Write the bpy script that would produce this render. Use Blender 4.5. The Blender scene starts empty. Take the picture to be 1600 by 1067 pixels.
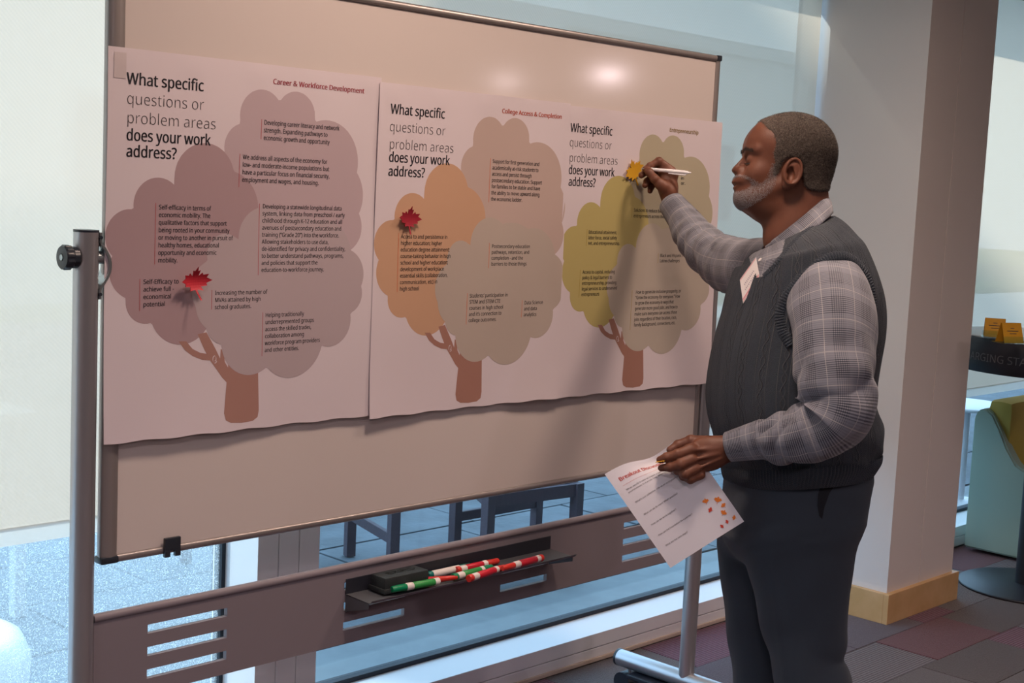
import bpy, bmesh, math, random
import numpy as np
from mathutils import Vector, Matrix
from mathutils.geometry import delaunay_2d_cdt
from mathutils.bvhtree import BVHTree
random.seed(7); rng = np.random.default_rng(7)
PI = math.pi

# ------------------------------------------------------------------ camera, sky, sun, exposure
F_PX, YAW, PITCH, ROLL, HCAM = 2183.2, 0.80028, -0.10835, 0.04673, 1.6
fw = np.array([math.sin(YAW)*math.cos(PITCH), math.cos(YAW)*math.cos(PITCH), math.sin(PITCH)])
rt0 = np.array([math.cos(YAW), -math.sin(YAW), 0.0]); up0 = np.cross(rt0, fw)
rt = math.cos(ROLL)*rt0 + math.sin(ROLL)*up0
up = -math.sin(ROLL)*rt0 + math.cos(ROLL)*up0
EYE = np.array([0.0, 0.0, HCAM])
scene = bpy.context.scene; col = scene.collection
cam_data = bpy.data.cameras.new('camera'); cam = bpy.data.objects.new('camera', cam_data); col.objects.link(cam)
cam_data.sensor_width = 36.0; cam_data.lens = F_PX*36.0/1600.0; cam_data.clip_start = 0.05; cam_data.clip_end = 300
cam.matrix_world = Matrix(((rt[0], up[0], -fw[0], 0), (rt[1], up[1], -fw[1], 0), (rt[2], up[2], -fw[2], HCAM), (0, 0, 0, 1)))
scene.camera = cam
scene.view_settings.view_transform = 'Standard'; scene.view_settings.look = 'None'
scene.view_settings.gamma = 1.0; scene.view_settings.use_curve_mapping = False
scene.view_settings.exposure = -0.06
world = bpy.data.worlds.new('sky'); scene.world = world; world.use_nodes = True
wn = world.node_tree.nodes; wl = world.node_tree.links
bg = wn['Background']; bg.inputs['Color'].default_value = (0.54, 0.75, 1.0, 1); bg.inputs['Strength'].default_value = 3.5
sun_d = bpy.data.lights.new('sun', 'SUN'); sun_d.energy = 5.5; sun_d.angle = 0.01; sun_d.color = (1.0, 0.96, 0.88)
sun = bpy.data.objects.new('sun', sun_d); col.objects.link(sun)
sun.rotation_euler = Vector((0.36, -0.60, -0.70)).to_track_quat('-Z', 'Y').to_euler()
LAMP_COL = (1.0, 0.745, 0.60); LAMP_W = 21.0
scene.cycles.max_bounces = 8; scene.cycles.transparent_max_bounces = 16
scene.cycles.sample_clamp_indirect = 4.0; scene.cycles.caustics_reflective = False; scene.cycles.caustics_refractive = False

# ------------------------------------------------------------------ helpers
def dirp(x, y): return ((x-800)*rt-(y-533.5)*up)/F_PX+fw
def cp(x, y, d): return EYE+dirp(x, y)*d
def on_y(x, y, Y): d = dirp(x, y); return EYE+d*Y/d[1]
def on_z(x, y, Z): d = dirp(x, y); return EYE+d*(Z-HCAM)/d[2]
def on_x(x, y, X): d = dirp(x, y); return EYE+d*X/d[0]

def to_pxl(x, y, z): d = np.array([x, y, z])-EYE; return 800+F_PX*(d @ rt)/(d @ fw)

def new_mat(name, color, rough=0.6, metal=0.0, spec=0.5, bump=None, noise=None, sheen=0.0):
    """bump=(scale, strength, distance); noise=(scale, colour2, amount)"""
    m = bpy.data.materials.new(name); m.use_nodes = True
    nt = m.node_tree; b = nt.nodes['Principled BSDF']
    b.inputs['Base Color'].default_value = (*color, 1); b.inputs['Roughness'].default_value = rough
    b.inputs['Metallic'].default_value = metal; b.inputs['Specular IOR Level'].default_value = spec
    if sheen: b.inputs['Sheen Weight'].default_value = sheen
    tc = None
    if bump or noise:
        tc = nt.nodes.new('ShaderNodeTexCoord')
    if noise:
        n = nt.nodes.new('ShaderNodeTexNoise'); n.inputs['Scale'].default_value = noise[0]; n.inputs['Detail'].default_value = 4
        nt.links.new(tc.outputs['Object'], n.inputs['Vector'])
        mr = nt.nodes.new('ShaderNodeMapRange'); mr.inputs['From Min'].default_value = 0.35; mr.inputs['From Max'].default_value = 0.65
        mr.inputs['To Max'].default_value = noise[2]
        mx = nt.nodes.new('ShaderNodeMix'); mx.data_type = 'RGBA'
        mx.inputs['A'].default_value = (*color, 1); mx.inputs['B'].default_value = (*noise[1], 1)
        nt.links.new(n.outputs['Fac'], mr.inputs['Value']); nt.links.new(mr.outputs['Result'], mx.inputs['Factor'])
        nt.links.new(mx.outputs['Result'], b.inputs['Base Color'])
    if bump:
        n = nt.nodes.new('ShaderNodeTexNoise'); n.inputs['Scale'].default_value = bump[0]; n.inputs['Detail'].default_value = 3
        nt.links.new(tc.outputs['Object'], n.inputs['Vector'])
        bp = nt.nodes.new('ShaderNodeBump'); bp.inputs['Strength'].default_value = bump[1]; bp.inputs['Distance'].default_value = bump[2]
        nt.links.new(n.outputs['Fac'], bp.inputs['Height']); nt.links.new(bp.outputs['Normal'], b.inputs['Normal'])
    return m

class NG:
    """small node-graph builder for maths on a material"""
    def __init__(s, m): s.nt = m.node_tree; s.b = s.nt.nodes['Principled BSDF']
    def n(s, t): return s.nt.nodes.new(t)
    def m(s, op, a, b=None, c=None, clamp=False):
        k = s.n('ShaderNodeMath'); k.operation = op; k.use_clamp = clamp
        for i, v in enumerate((a, b, c)):
            if v is None: continue
            if isinstance(v, (int, float)): k.inputs[i].default_value = v
            else: s.nt.links.new(v, k.inputs[i])
        return k.outputs[0]
    def uv(s, name='uv'):
        a = s.n('ShaderNodeUVMap'); a.uv_map = name
        sp = s.n('ShaderNodeSeparateXYZ'); s.nt.links.new(a.outputs[0], sp.inputs[0])
        return sp.outputs[0], sp.outputs[1]
    def mix(s, f, a, b):
        k = s.n('ShaderNodeMix'); k.data_type = 'RGBA'
        for nm, v in (('Factor', f), ('A', a), ('B', b)):
            if isinstance(v, (int, float)): k.inputs[nm].default_value = v
            elif isinstance(v, tuple): k.inputs[nm].default_value = (*v, 1)
            else: s.nt.links.new(v, k.inputs[nm])
        return k.outputs['Result']
    def link(s, a, b): s.nt.links.new(a, b)
    def color(s, o): s.link(o, s.b.inputs['Base Color'])
    def bump(s, h, strength, dist):
        k = s.n('ShaderNodeBump'); k.inputs['Strength'].default_value = strength; k.inputs['Distance'].default_value = dist
        s.link(h, k.inputs['Height']); s.link(k.outputs['Normal'], s.b.inputs['Normal'])

def link_obj(name, me, mat, parent=None, smooth=False):
    o = bpy.data.objects.new(name, me); col.objects.link(o)
    if mat is not None and len(me.materials) == 0: me.materials.append(mat)
    if smooth: me.polygons.foreach_set('use_smooth', [True]*len(me.polygons))
    if parent is not None:
        o.parent = parent
        o.matrix_parent_inverse = parent.matrix_world.inverted() if parent.get('_mw') is None else Matrix.Translation(-Vector(parent['_mw']))
    return o
def mesh_pd(name, verts, faces, mat=None, parent=None, smooth=False):
    me = bpy.data.meshes.new(name); me.from_pydata([tuple(map(float, v)) for v in verts], [], [tuple(map(int, f)) for f in faces]); me.update()
    return link_obj(name, me, mat, parent, smooth)
def empty(name, loc, label=None, cat=None, group=None):
    o = bpy.data.objects.new(name, None); col.objects.link(o); o.location = [float(v) for v in loc]; o.empty_display_size = 0.05
    o['_mw'] = [float(v) for v in loc]
    if label: o['label'] = label
    if cat: o['category'] = cat
    if group: o['group'] = group
    return o
def tag(o, label=None, cat=None, group=None, kind=None):
    if label: o['label'] = label
    if cat: o['category'] = cat
    if group: o['group'] = group
    if kind: o['kind'] = kind
    return o
def struct(o): o['kind'] = 'structure'; return o

class MB:
    def __init__(s): s.v = []; s.f = []
    def add(s, v, f):
        k = len(s.v); s.v += [tuple(map(float, p)) for p in v]; s.f += [tuple(int(i)+k for i in q) for q in f]; return s
    def box(s, a, b, bev=0.0):
        """axis-aligned box, optionally bevelled"""
        a = [min(p, q) for p, q in zip(a, b)] if True else a
        return s._box(a, b, bev)
    def _box(s, a, b, bev):
        bm = bmesh.new(); bmesh.ops.create_cube(bm, size=1)
        c = [(p+q)/2 for p, q in zip(a, b)]; d = [abs(q-p) for p, q in zip(a, b)]
        return s._bm(bm, c, d, bev)
    def _bm(s, bm, c, d, bev, rot=None):
        for v in bm.verts: v.co = Vector((v.co.x*d[0], v.co.y*d[1], v.co.z*d[2]))
        if bev > 0: bmesh.ops.bevel(bm, geom=bm.edges[:], offset=bev, segments=2, profile=0.6, affect='EDGES')
        if rot is not None:
            for v in bm.verts: v.co = rot @ v.co
        bm.verts.index_update()
        s.add([v.co+Vector(c) for v in bm.verts], [[v.index for v in f.verts] for f in bm.faces]); bm.free(); return s
    def cbox(s, c, d, bev=0.0, rot=None):
        bm = bmesh.new(); bmesh.ops.create_cube(bm, size=1); return s._bm(bm, c, d, bev, rot)
    def tube(s, pts, r, n=16, cap=True):
        pts = [np.array(p, float) for p in pts]; rr = r if hasattr(r, '__len__') else [r]*len(pts)
        rings = []; prev = None
        for i, p in enumerate(pts):
            t = pts[min(i+1, len(pts)-1)]-pts[max(i-1, 0)]
            if np.linalg.norm(t) < 1e-9: t = pts[-1]-pts[0]
            t = t/np.linalg.norm(t)
            if prev is None:
                a = np.array([0, 0, 1.]) if abs(t[2]) < 0.9 else np.array([1., 0, 0])
                x = np.cross(a, t)
            else: x = prev-t*(prev@t)
            x = x/np.linalg.norm(x); y = np.cross(t, x); prev = x
            rings.append([p+rr[i]*(math.cos(2*PI*k/n)*x+math.sin(2*PI*k/n)*y) for k in range(n)])
        v = [q for ring in rings for q in ring]; f = []
        for i in range(len(pts)-1):
            for k in range(n): f.append((i*n+k, i*n+(k+1) % n, (i+1)*n+(k+1) % n, (i+1)*n+k))
        if cap: f.append(tuple(range(n))[::-1]); f.append(tuple((len(pts)-1)*n+k for k in range(n)))
        return s.add(v, f)
    def build(s, name, mat, parent=None, smooth=False): return mesh_pd(name, s.v, s.f, mat, parent, smooth)
def auto_smooth(o, ang=0.6):
    me = o.data; me.polygons.foreach_set('use_smooth', [True]*len(me.polygons))
    try: me.set_sharp_from_angle(angle=ang)
    except Exception: pass
    return o
def set_uv(o, uvs):
    """uvs: per vertex array"""
    me = o.data; l = me.uv_layers.new(name='uv'); n = len(me.loops)
    vi = np.empty(n, int); me.loops.foreach_get('vertex_index', vi)
    l.data.foreach_set('uv', np.asarray(uvs, float)[vi].ravel())
def set_uv_loops(o, uvl):
    me = o.data; l = me.uv_layers.new(name='uv'); l.data.foreach_set('uv', np.asarray(uvl, float).ravel())

# ------------------------------------------------------------------ materials
M = {}
M['wall'] = new_mat('wall_paint', (0.62, 0.50, 0.42), 0.85, bump=(180, 0.08, 0.002))
M['frame'] = new_mat('window_frame_paint', (0.84, 0.83, 0.85), 0.5)
M['ceiling'] = new_mat('ceiling_paint', (0.72, 0.66, 0.6), 0.9)
M['board'] = new_mat('board_enamel', (0.64, 0.57, 0.545), 0.10, spec=0.6)
M['alu'] = new_mat('satin_aluminium', (0.50, 0.49, 0.51), 0.34, metal=0.85)
M['alu_rail'] = new_mat('anodised_rail', (0.40, 0.36, 0.35), 0.38, metal=0.7)
M['panel'] = new_mat('grey_panel_paint', (0.22, 0.19, 0.215), 0.5, bump=(600, 0.05, 0.001))
M['plastic'] = new_mat('black_plastic', (0.02, 0.025, 0.035), 0.35)
M['black'] = new_mat('black_metal', (0.018, 0.02, 0.03), 0.45)
M['tray'] = new_mat('dark_tray_metal', (0.12, 0.125, 0.14), 0.4, metal=0.3)
M['steel'] = new_mat('zinc_steel', (0.45, 0.5, 0.52), 0.3, metal=0.9)
M['paper'] = new_mat('poster_paper', (0.68, 0.60, 0.64), 0.55)
M['sheet'] = new_mat('handout_paper', (0.78, 0.76, 0.82), 0.6)
M['ink'] = new_mat('black_ink', (0.012, 0.012, 0.02), 0.6)
M['ink2'] = new_mat('grey_ink', (0.06, 0.05, 0.055), 0.6)
M['skin'] = new_mat('brown_skin', (0.135, 0.048, 0.027), 0.52, spec=0.38, bump=(420, 0.22, 0.001), noise=(26, (0.19, 0.072, 0.04), 0.6))
M['skin'].node_tree.nodes['Principled BSDF'].inputs['Subsurface Weight'].default_value = 0.06
M['skin'].node_tree.nodes['Principled BSDF'].inputs['Subsurface Radius'].default_value = (0.01, 0.004, 0.002)
M['nail'] = new_mat('finger_nail', (0.36, 0.17, 0.13), 0.3)
M['lip'] = new_mat('lip_skin', (0.11, 0.035, 0.03), 0.4)
M['eye'] = new_mat('eye_white', (0.42, 0.34, 0.30), 0.15)
M['iris'] = new_mat('dark_iris', (0.012, 0.008, 0.006), 0.1)
M['hair'] = new_mat('greying_hair', (0.05, 0.038, 0.033), 0.95, noise=(430, (0.17, 0.13, 0.105), 0.8), bump=(900, 1.0, 0.003))
M['hairg'] = new_mat('grey_hair_strand', (0.21, 0.17, 0.14), 0.8)
M['haird'] = new_mat('dark_hair_strand', (0.05, 0.04, 0.036), 0.85)
M['beard'] = new_mat('white_beard_strand', (0.38, 0.34, 0.34), 0.7)
M['wood'] = new_mat('maple_wood', (0.60, 0.37, 0.16), 0.4, noise=(9, (0.72, 0.46, 0.23), 0.8))
M['stool'] = new_mat('weathered_teak', (0.10, 0.075, 0.095), 0.7, bump=(40, 0.3, 0.01))
M['white_plastic'] = new_mat('white_plastic', (0.85, 0.83, 0.86), 0.3)
M['trousers'] = new_mat('charcoal_wool', (0.022, 0.032, 0.048), 0.85, sheen=0.08, bump=(900, 0.25, 0.001))
M['pocket_shade'] = new_mat('pocket_shade_black', (0.006, 0.007, 0.012), 0.95)  # near-black colour standing in for the shade inside the trouser pocket
M['shoe'] = new_mat('black_leather', (0.015, 0.012, 0.012), 0.3)
M['green'] = new_mat('green_plastic', (0.0, 0.22, 0.09), 0.35)
M['teal'] = new_mat('teal_plastic', (0.0, 0.15, 0.13), 0.35)
M['red'] = new_mat('red_plastic', (0.62, 0.03, 0.02), 0.35)
M['redlab'] = new_mat('red_label', (0.55, 0.01, 0.03), 0.4)
M['greenlab'] = new_mat('green_label', (0.03, 0.28, 0.06), 0.4)
M['marker_white'] = new_mat('marker_white', (0.78, 0.72, 0.70), 0.4)
M['leaf_red'] = new_mat('red_leaf_foam', (0.50, 0.018, 0.035), 0.6)
M['leaf_red2'] = new_mat('dark_red_leaf_foam', (0.34, 0.012, 0.03), 0.6)
M['leaf_yellow'] = new_mat('yellow_leaf_foam', (0.62, 0.33, 0.015), 0.6)
M['rubber'] = new_mat('eraser_felt', (0.018, 0.022, 0.024), 0.55, bump=(300, 0.4, 0.002))
M['card'] = new_mat('yellow_card', (0.68, 0.33, 0.01), 0.6)
M['stone'] = new_mat('grey_paving', (0.115, 0.14, 0.165), 0.7, noise=(5, (0.07, 0.085, 0.10), 0.8), bump=(30, 0.4, 0.01))
M['kerb'] = new_mat('concrete_kerb', (0.22, 0.26, 0.28), 0.7, noise=(12, (0.17, 0.20, 0.22), 0.6))
M['facade'] = new_mat('pale_facade', (0.75, 0.74, 0.70), 0.8)
M['facade2'] = new_mat('grey_facade', (0.45, 0.47, 0.47), 0.8)
M['lawn'] = new_mat('lawn', (0.12, 0.22, 0.05), 0.9, noise=(6, (0.07, 0.15, 0.03), 0.8))
M['chair_green'] = new_mat('green_upholstery', (0.30, 0.40, 0.33), 0.6, bump=(500, 0.2, 0.001))
M['chair_yellow'] = new_mat('yellow_upholstery', (0.50, 0.40, 0.08), 0.6)
M['grey_letter'] = new_mat('grey_letters', (0.12, 0.12, 0.13), 0.5)
M['tagwhite'] = new_mat('badge_paper', (0.85, 0.78, 0.76), 0.6)
M['tagpink'] = new_mat('badge_pink_line', (0.75, 0.35, 0.38), 0.6)
M['badge_ink'] = new_mat('badge_pen_ink', (0.25, 0.2, 0.3), 0.6)
M['orange'] = new_mat('orange_print', (0.80, 0.22, 0.03), 0.6)
M['redprint'] = new_mat('red_print', (0.62, 0.06, 0.03), 0.6)
M['tabletop'] = new_mat('grey_tabletop', (0.40, 0.40, 0.41), 0.3)

def glass_mat():
    m = bpy.data.materials.new('window_glass'); m.use_nodes = True; nt = m.node_tree
    nt.nodes.remove(nt.nodes['Principled BSDF']); out = nt.nodes['Material Output']
    t = nt.nodes.new('ShaderNodeBsdfTransparent'); t.inputs['Color'].default_value = (0.86, 0.95, 0.98, 1)
    g = nt.nodes.new('ShaderNodeBsdfGlossy'); g.inputs['Roughness'].default_value = 0.02
    lw = nt.nodes.new('ShaderNodeLayerWeight'); lw.inputs['Blend'].default_value = 0.5
    pw = nt.nodes.new('ShaderNodeMath'); pw.operation = 'POWER'; pw.inputs[1].default_value = 5.0; nt.links.new(lw.outputs['Facing'], pw.inputs[0])
    fr = nt.nodes.new('ShaderNodeMath'); fr.operation = 'MULTIPLY_ADD'; fr.inputs[1].default_value = 0.9; fr.inputs[2].default_value = 0.04; nt.links.new(pw.outputs[0], fr.inputs[0])
    mx = nt.nodes.new('ShaderNodeMixShader')
    nt.links.new(fr.outputs[0], mx.inputs[0]); nt.links.new(t.outputs[0], mx.inputs[1]); nt.links.new(g.outputs[0], mx.inputs[2])
    nt.links.new(mx.outputs[0], out.inputs['Surface']); return m
M['glass'] = glass_mat()
def dusty_glass():
    """glass with a film of fine dust that scatters the sun"""
    m = glass_mat(); m.name = 'dusty_window_glass'; nt = m.node_tree; out = nt.nodes['Material Output']
    last = out.inputs['Surface'].links[0].from_socket
    d = nt.nodes.new('ShaderNodeBsdfTranslucent'); d.inputs['Color'].default_value = (0.72, 0.88, 1, 1)
    tc = nt.nodes.new('ShaderNodeTexCoord'); no = nt.nodes.new('ShaderNodeTexVoronoi'); no.inputs['Scale'].default_value = 320
    nt.links.new(tc.outputs['Object'], no.inputs['Vector'])
    a = nt.nodes.new('ShaderNodeMapRange'); a.inputs['From Min'].default_value = 0.05; a.inputs['From Max'].default_value = 0.65; a.inputs['To Min'].default_value = 1; a.inputs['To Max'].default_value = 0
    nt.links.new(no.outputs['Distance'], a.inputs['Value']); sp = nt.nodes.new('ShaderNodeSeparateColor'); nt.links.new(no.outputs['Color'], sp.inputs[0])
    pw2 = nt.nodes.new('ShaderNodeMath'); pw2.operation = 'POWER'; pw2.inputs[1].default_value = 2.5; nt.links.new(sp.outputs[0], pw2.inputs[0])
    ml = nt.nodes.new('ShaderNodeMath'); ml.operation = 'MULTIPLY'; nt.links.new(a.outputs[0], ml.inputs[0]); nt.links.new(pw2.outputs[0], ml.inputs[1])
    mr = nt.nodes.new('ShaderNodeMath'); mr.operation = 'MULTIPLY_ADD'; mr.inputs[1].default_value = 0.60; mr.inputs[2].default_value = 0.13; nt.links.new(ml.outputs[0], mr.inputs[0])
    mx = nt.nodes.new('ShaderNodeMixShader'); nt.links.new(mr.outputs[0], mx.inputs[0]); nt.links.new(last, mx.inputs[1]); nt.links.new(d.outputs[0], mx.inputs[2])
    nt.links.new(mx.outputs[0], out.inputs['Surface']); return m
M['dusty'] = dusty_glass()
def shade_mat():
    """woven solar shade: mostly translucent, slightly see-through, with a fine weave"""
    m = bpy.data.materials.new('woven_solar_shade'); m.use_nodes = True; nt = m.node_tree
    nt.nodes.remove(nt.nodes['Principled BSDF']); out = nt.nodes['Material Output']
    tr = nt.nodes.new('ShaderNodeBsdfTranslucent'); tr.inputs['Color'].default_value = (0.98, 0.72, 0.55, 1)
    df = nt.nodes.new('ShaderNodeBsdfDiffuse'); df.inputs['Color'].default_value = (0.60, 0.58, 0.54, 1)
    tp = nt.nodes.new('ShaderNodeBsdfTransparent'); tp.inputs['Color'].default_value = (1.0, 0.88, 0.74, 1)
    a = nt.nodes.new('ShaderNodeMixShader'); a.inputs[0].default_value = 0.45
    nt.links.new(tr.outputs[0], a.inputs[1]); nt.links.new(df.outputs[0], a.inputs[2])
    tc = nt.nodes.new('ShaderNodeTexCoord'); wv = nt.nodes.new('ShaderNodeTexWave'); wv.inputs['Scale'].default_value = 55; wv.bands_direction = 'DIAGONAL'
    nt.links.new(tc.outputs['Object'], wv.inputs['Vector'])
    mr = nt.nodes.new('ShaderNodeMapRange'); mr.inputs['To Min'].default_value = 0.06; mr.inputs['To Max'].default_value = 0.11
    nt.links.new(wv.outputs['Fac'], mr.inputs['Value'])
    b = nt.nodes.new('ShaderNodeMixShader'); nt.links.new(mr.outputs[0], b.inputs[0])
    nt.links.new(a.outputs[0], b.inputs[1]); nt.links.new(tp.outputs[0], b.inputs[2]); nt.links.new(b.outputs[0], out.inputs['Surface']); return m
M['shade'] = shade_mat()
def acrylic():
    m = glass_mat(); m.name = 'clear_acrylic'; return m
M['acrylic'] = acrylic()
def lamp_mat():
    m = bpy.data.materials.new('lit_lamp_lens'); m.use_nodes = True
    b = m.node_tree.nodes['Principled BSDF']; b.inputs['Emission Color'].default_value = (*LAMP_COL, 1); b.inputs['Emission Strength'].default_value = 12; return m
M['lamp'] = lamp_mat()
def carpet(name, c, stripe, purple=0.0):
    m = new_mat(name, c, 0.95, sheen=0.2); g = NG(m)
    tc = g.n('ShaderNodeTexCoord'); sp = g.n('ShaderNodeSeparateXYZ'); g.link(tc.outputs['Object'], sp.inputs[0])
    no = g.n('ShaderNodeTexNoise'); no.inputs['Scale'].default_value = 220; no.inputs['Detail'].default_value = 3; g.link(tc.outputs['Object'], no.inputs['Vector'])
    f = g.m('MULTIPLY_ADD', no.outputs['Fac'], 1.6, -0.3, clamp=True)
    if stripe:
        w = g.m('SINE', g.m('MULTIPLY', sp.outputs[1], 2*PI/0.012)); f = g.m('ADD', g.m('MULTIPLY', f, 0.5), g.m('MULTIPLY_ADD', w, 0.35, 0.3), clamp=True)
    dark = tuple(v*0.45 for v in c); lt = tuple(min(1, v*1.5) for v in c)
    g.color(g.mix(f, dark, lt)); g.bump(f, 0.8, 0.004); return m
M['carpets'] = [carpet('taupe_carpet', (0.1044, 0.0828, 0.0828), False), carpet('taupe_ribbed_carpet', (0.1152, 0.0936, 0.1008), True), carpet('maroon_carpet', (0.1152, 0.0252, 0.0324), False),
                carpet('plum_ribbed_carpet', (0.1224, 0.036, 0.0612), True), carpet('violet_grey_carpet', (0.0864, 0.0612, 0.0792), False), carpet('brown_carpet', (0.072, 0.0504, 0.0468), False)]

# ------------------------------------------------------------------ the room
YW = 3.01; YG = 3.166; YB = 2.521
struct(MB().box((-3.5, -8.6, -0.12), (14, 3.18, -0.012)).build('floor', M['carpets'][0]))
floor_o = bpy.data.objects['floor']
struct(MB().box((-3.5, -8.6, 2.95), (14, 3.40, 3.05)).build('ceiling', M['ceiling']))
struct(MB().box((-3.6, -8.7, 0), (14.1, -8.6, 2.95)).build('wall_back', M['wall']))
struct(MB().box((-3.6, -8.6, 0), (-3.5, 3.4, 2.95)).build('wall_left', M['wall']))
struct(MB().box((14, -8.6, 0), (14.1, 3.4, 2.95)).build('wall_right', M['wall']))
# header above windows
struct(MB().box((-3.5, 3.02, 2.72), (14, 3.40, 2.95)).build('wall_window', M['wall']))
# low sill kerb along the glazing: two stacked boards and a shoe strip
sill = struct(MB().box((-3.5, YW, 0.0485), (14, 3.175, 0.097), 0.002).build('trim_1', M['frame']))
s2 = MB().box((-3.5, YW+0.001, 0.0), (14, 3.175, 0.0455), 0.002).build('sill_board', M['frame'], sill)
s4 = MB().box((-8, 3.18, -0.12), (16, 3.309, 0.03), 0.004).build('trim_12', M['kerb']); struct(s4)
s3 = MB().box((-3.5, YW-0.008, 0.0), (4.82, YW, 0.014), 0.002).build('shoe_strip', M['wall'], sill)
M['gasket'] = new_mat('dark_gasket', (0.01, 0.014, 0.025), 0.6)
# mullion: box post with two grooves in its face, and jambs
def post(name, x0, x1, y0, y1, z0, z1, grooves):
    mb = MB(); xs = [x0]+grooves+[x1]
    for i in range(len(xs)-1):
        mb.box((xs[i]+(0.0012 if i else 0), y0, z0), (xs[i+1]-(0.0012 if i < len(xs)-2 else 0), y0+0.02, z1), 0.0008)
    mb.box((x0+0.0005, y0+0.012, z0), (x1-0.0005, y1, z1))
    return struct(mb.build(name, M['frame']))
for i, x in enumerate((-1.6, 2.165)):
    post(f'trim_{i+2}', x, x+0.207, YW, 3.22, 0.097, 2.72, [x+0.068, x+0.137])
# windows: (glass, frame, gasket)
for k, (x0, x1, gm) in enumerate(((-3.5, -1.6, 'dusty'), (-1.393, 2.165, 'dusty'), (2.372, 4.86, 'glass'), (5.36, 14, 'glass'))):
    mb = MB()
    mb.box((x0, YG-0.006, 0.097), (x1, YG+0.03, 0.112)); mb.box((x0, YG-0.006, 2.68), (x1, YG+0.03, 2.72))
    mb.box((x0, YG-0.006, 0.112), (x0+0.012, YG+0.03, 2.68)); mb.box((x1-0.012, YG-0.006, 0.112), (x1, YG+0.03, 2.68))
    w = struct(mb.build(f'window_{k+1}', M['gasket']))
    MB().box((x0+0.01, YG+0.006, 0.110), (x1-0.01, YG+0.012, 2.69)).build('pane', M[gm], w)
# roller shades
def shade(x0, x1, zb, label):
    t = empty('roller_shade', ((x0+x1)/2, 3.06, zb), label, 'window shade')
    nx = 60; v = []; f = []
    for j in range(2):
        for i in range(nx+1):
            x = x0+(x1-x0)*i/nx; v.append((x, 3.06+0.0015*math.sin(x*9), zb+0.04+(2.70-zb-0.04)*j))
    for i in range(nx): f.append((i, i+1, nx+2+i, nx+1+i))
    mesh_pd('shade_cloth', v, f, M['shade'], t, True)
    mesh_pd('bottom_hem', [(x0, 3.056, zb), (x1, 3.056, zb), (x1, 3.056, zb+.043), (x0, 3.056, zb+.043), (x0, 3.054, zb), (x1, 3.054, zb), (x1, 3.054, zb+.043), (x0, 3.054, zb+.043)][:4], [(0, 1, 2, 3)], M['bar'], t)
    MB().tube([(x0, 3.06, 2.70), (x1, 3.06, 2.70)], 0.022).build('roller', M['alu'], t, True)
M['bar'] = new_mat('shade_bottom_hem', (0.76, 0.70, 0.66), 0.6)
nt = M['bar'].node_tree; tr_ = nt.nodes.new('ShaderNodeBsdfTranslucent'); tr_.inputs['Color'].default_value = (0.9, 0.8, 0.72, 1)
mx_ = nt.nodes.new('ShaderNodeMixShader'); mx_.inputs[0].default_value = 0.55
nt.links.new(nt.nodes['Principled BSDF'].outputs[0], mx_.inputs[1]); nt.links.new(tr_.outputs[0], mx_.inputs[2]); nt.links.new(mx_.outputs[0], nt.nodes['Material Output'].inputs['Surface'])
shade(-1.38, 2.15, 0.715, 'pale woven roller shade at the left window, glowing brightest')
shade(2.385, 4.80, 0.715, 'pale woven roller shade between the whiteboard and the column')
shade(5.38, 13.8, 0.71, 'pale woven roller shade right of the column, above the tall round table')
# column with groove
cw = MB(); CX0, CX1, CY0 = 4.82, 5.35, 2.60
M['column'] = new_mat('column_paint', (0.74, 0.69, 0.67), 0.8, bump=(160, 0.1, 0.002))
cw.box((CX0, CY0, 0), (5.068, 3.16, 2.95)); cw.box((5.073, CY0, 0), (CX1, 3.16, 2.95)); cw.box((CX0+.01, CY0+0.004, 0), (CX1-.01, 3.15, 2.95))
struct(cw.build('wall_column', M['column']))
bb = MB().box((CX0-0.022, CY0-0.022, 0), (CX1+0.022, CY0, 0.118), 0.002).build('baseboard_front', M['wood']); struct(bb)
bb = MB().box((CX0-0.022, CY0, 0), (CX0, YW-0.01, 0.118), 0.002).build('baseboard_left', M['wood']); struct(bb)
bb = MB().box((CX1, CY0, 0), (CX1+0.022, YW-0.01, 0.118), 0.002).build('baseboard_right', M['wood']); struct(bb)
# carpet planks (parts of the floor)
for j in range(12):
    y0 = 0.0+j*0.25; x = 2.0+((j*0.37) % 0.5)-0.5
    while x < 9.0:
        ln = random.choice((0.25, 0.5, 0.5, 0.75)); x1 = x+ln; y1 = min(y0+0.25, 3.0)
        if y1-y0 > 0.05:
            dz = random.uniform(-0.0006, 0.0006); g = 0.0012
            MB().box((x+g, y0+g, -0.0119), (x1-g, y1-g, dz), 0.0015).build('carpet_plank', random.choices(M['carpets'], (4, 4, 3, 3, 2, 3))[0], floor_o)
        x = x1
struct(MB().box((-3.5, -8.6, -0.012), (1.5, 3.0, -0.001)).build('floor_carpet_left', M['carpets'][0])).name = 'trim_8'
struct(MB().box((1.5, -8.6, -0.012), (14, -0.002, -0.001)).build('floor_carpet_back', M['carpets'][0])).name = 'trim_9'
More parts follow.
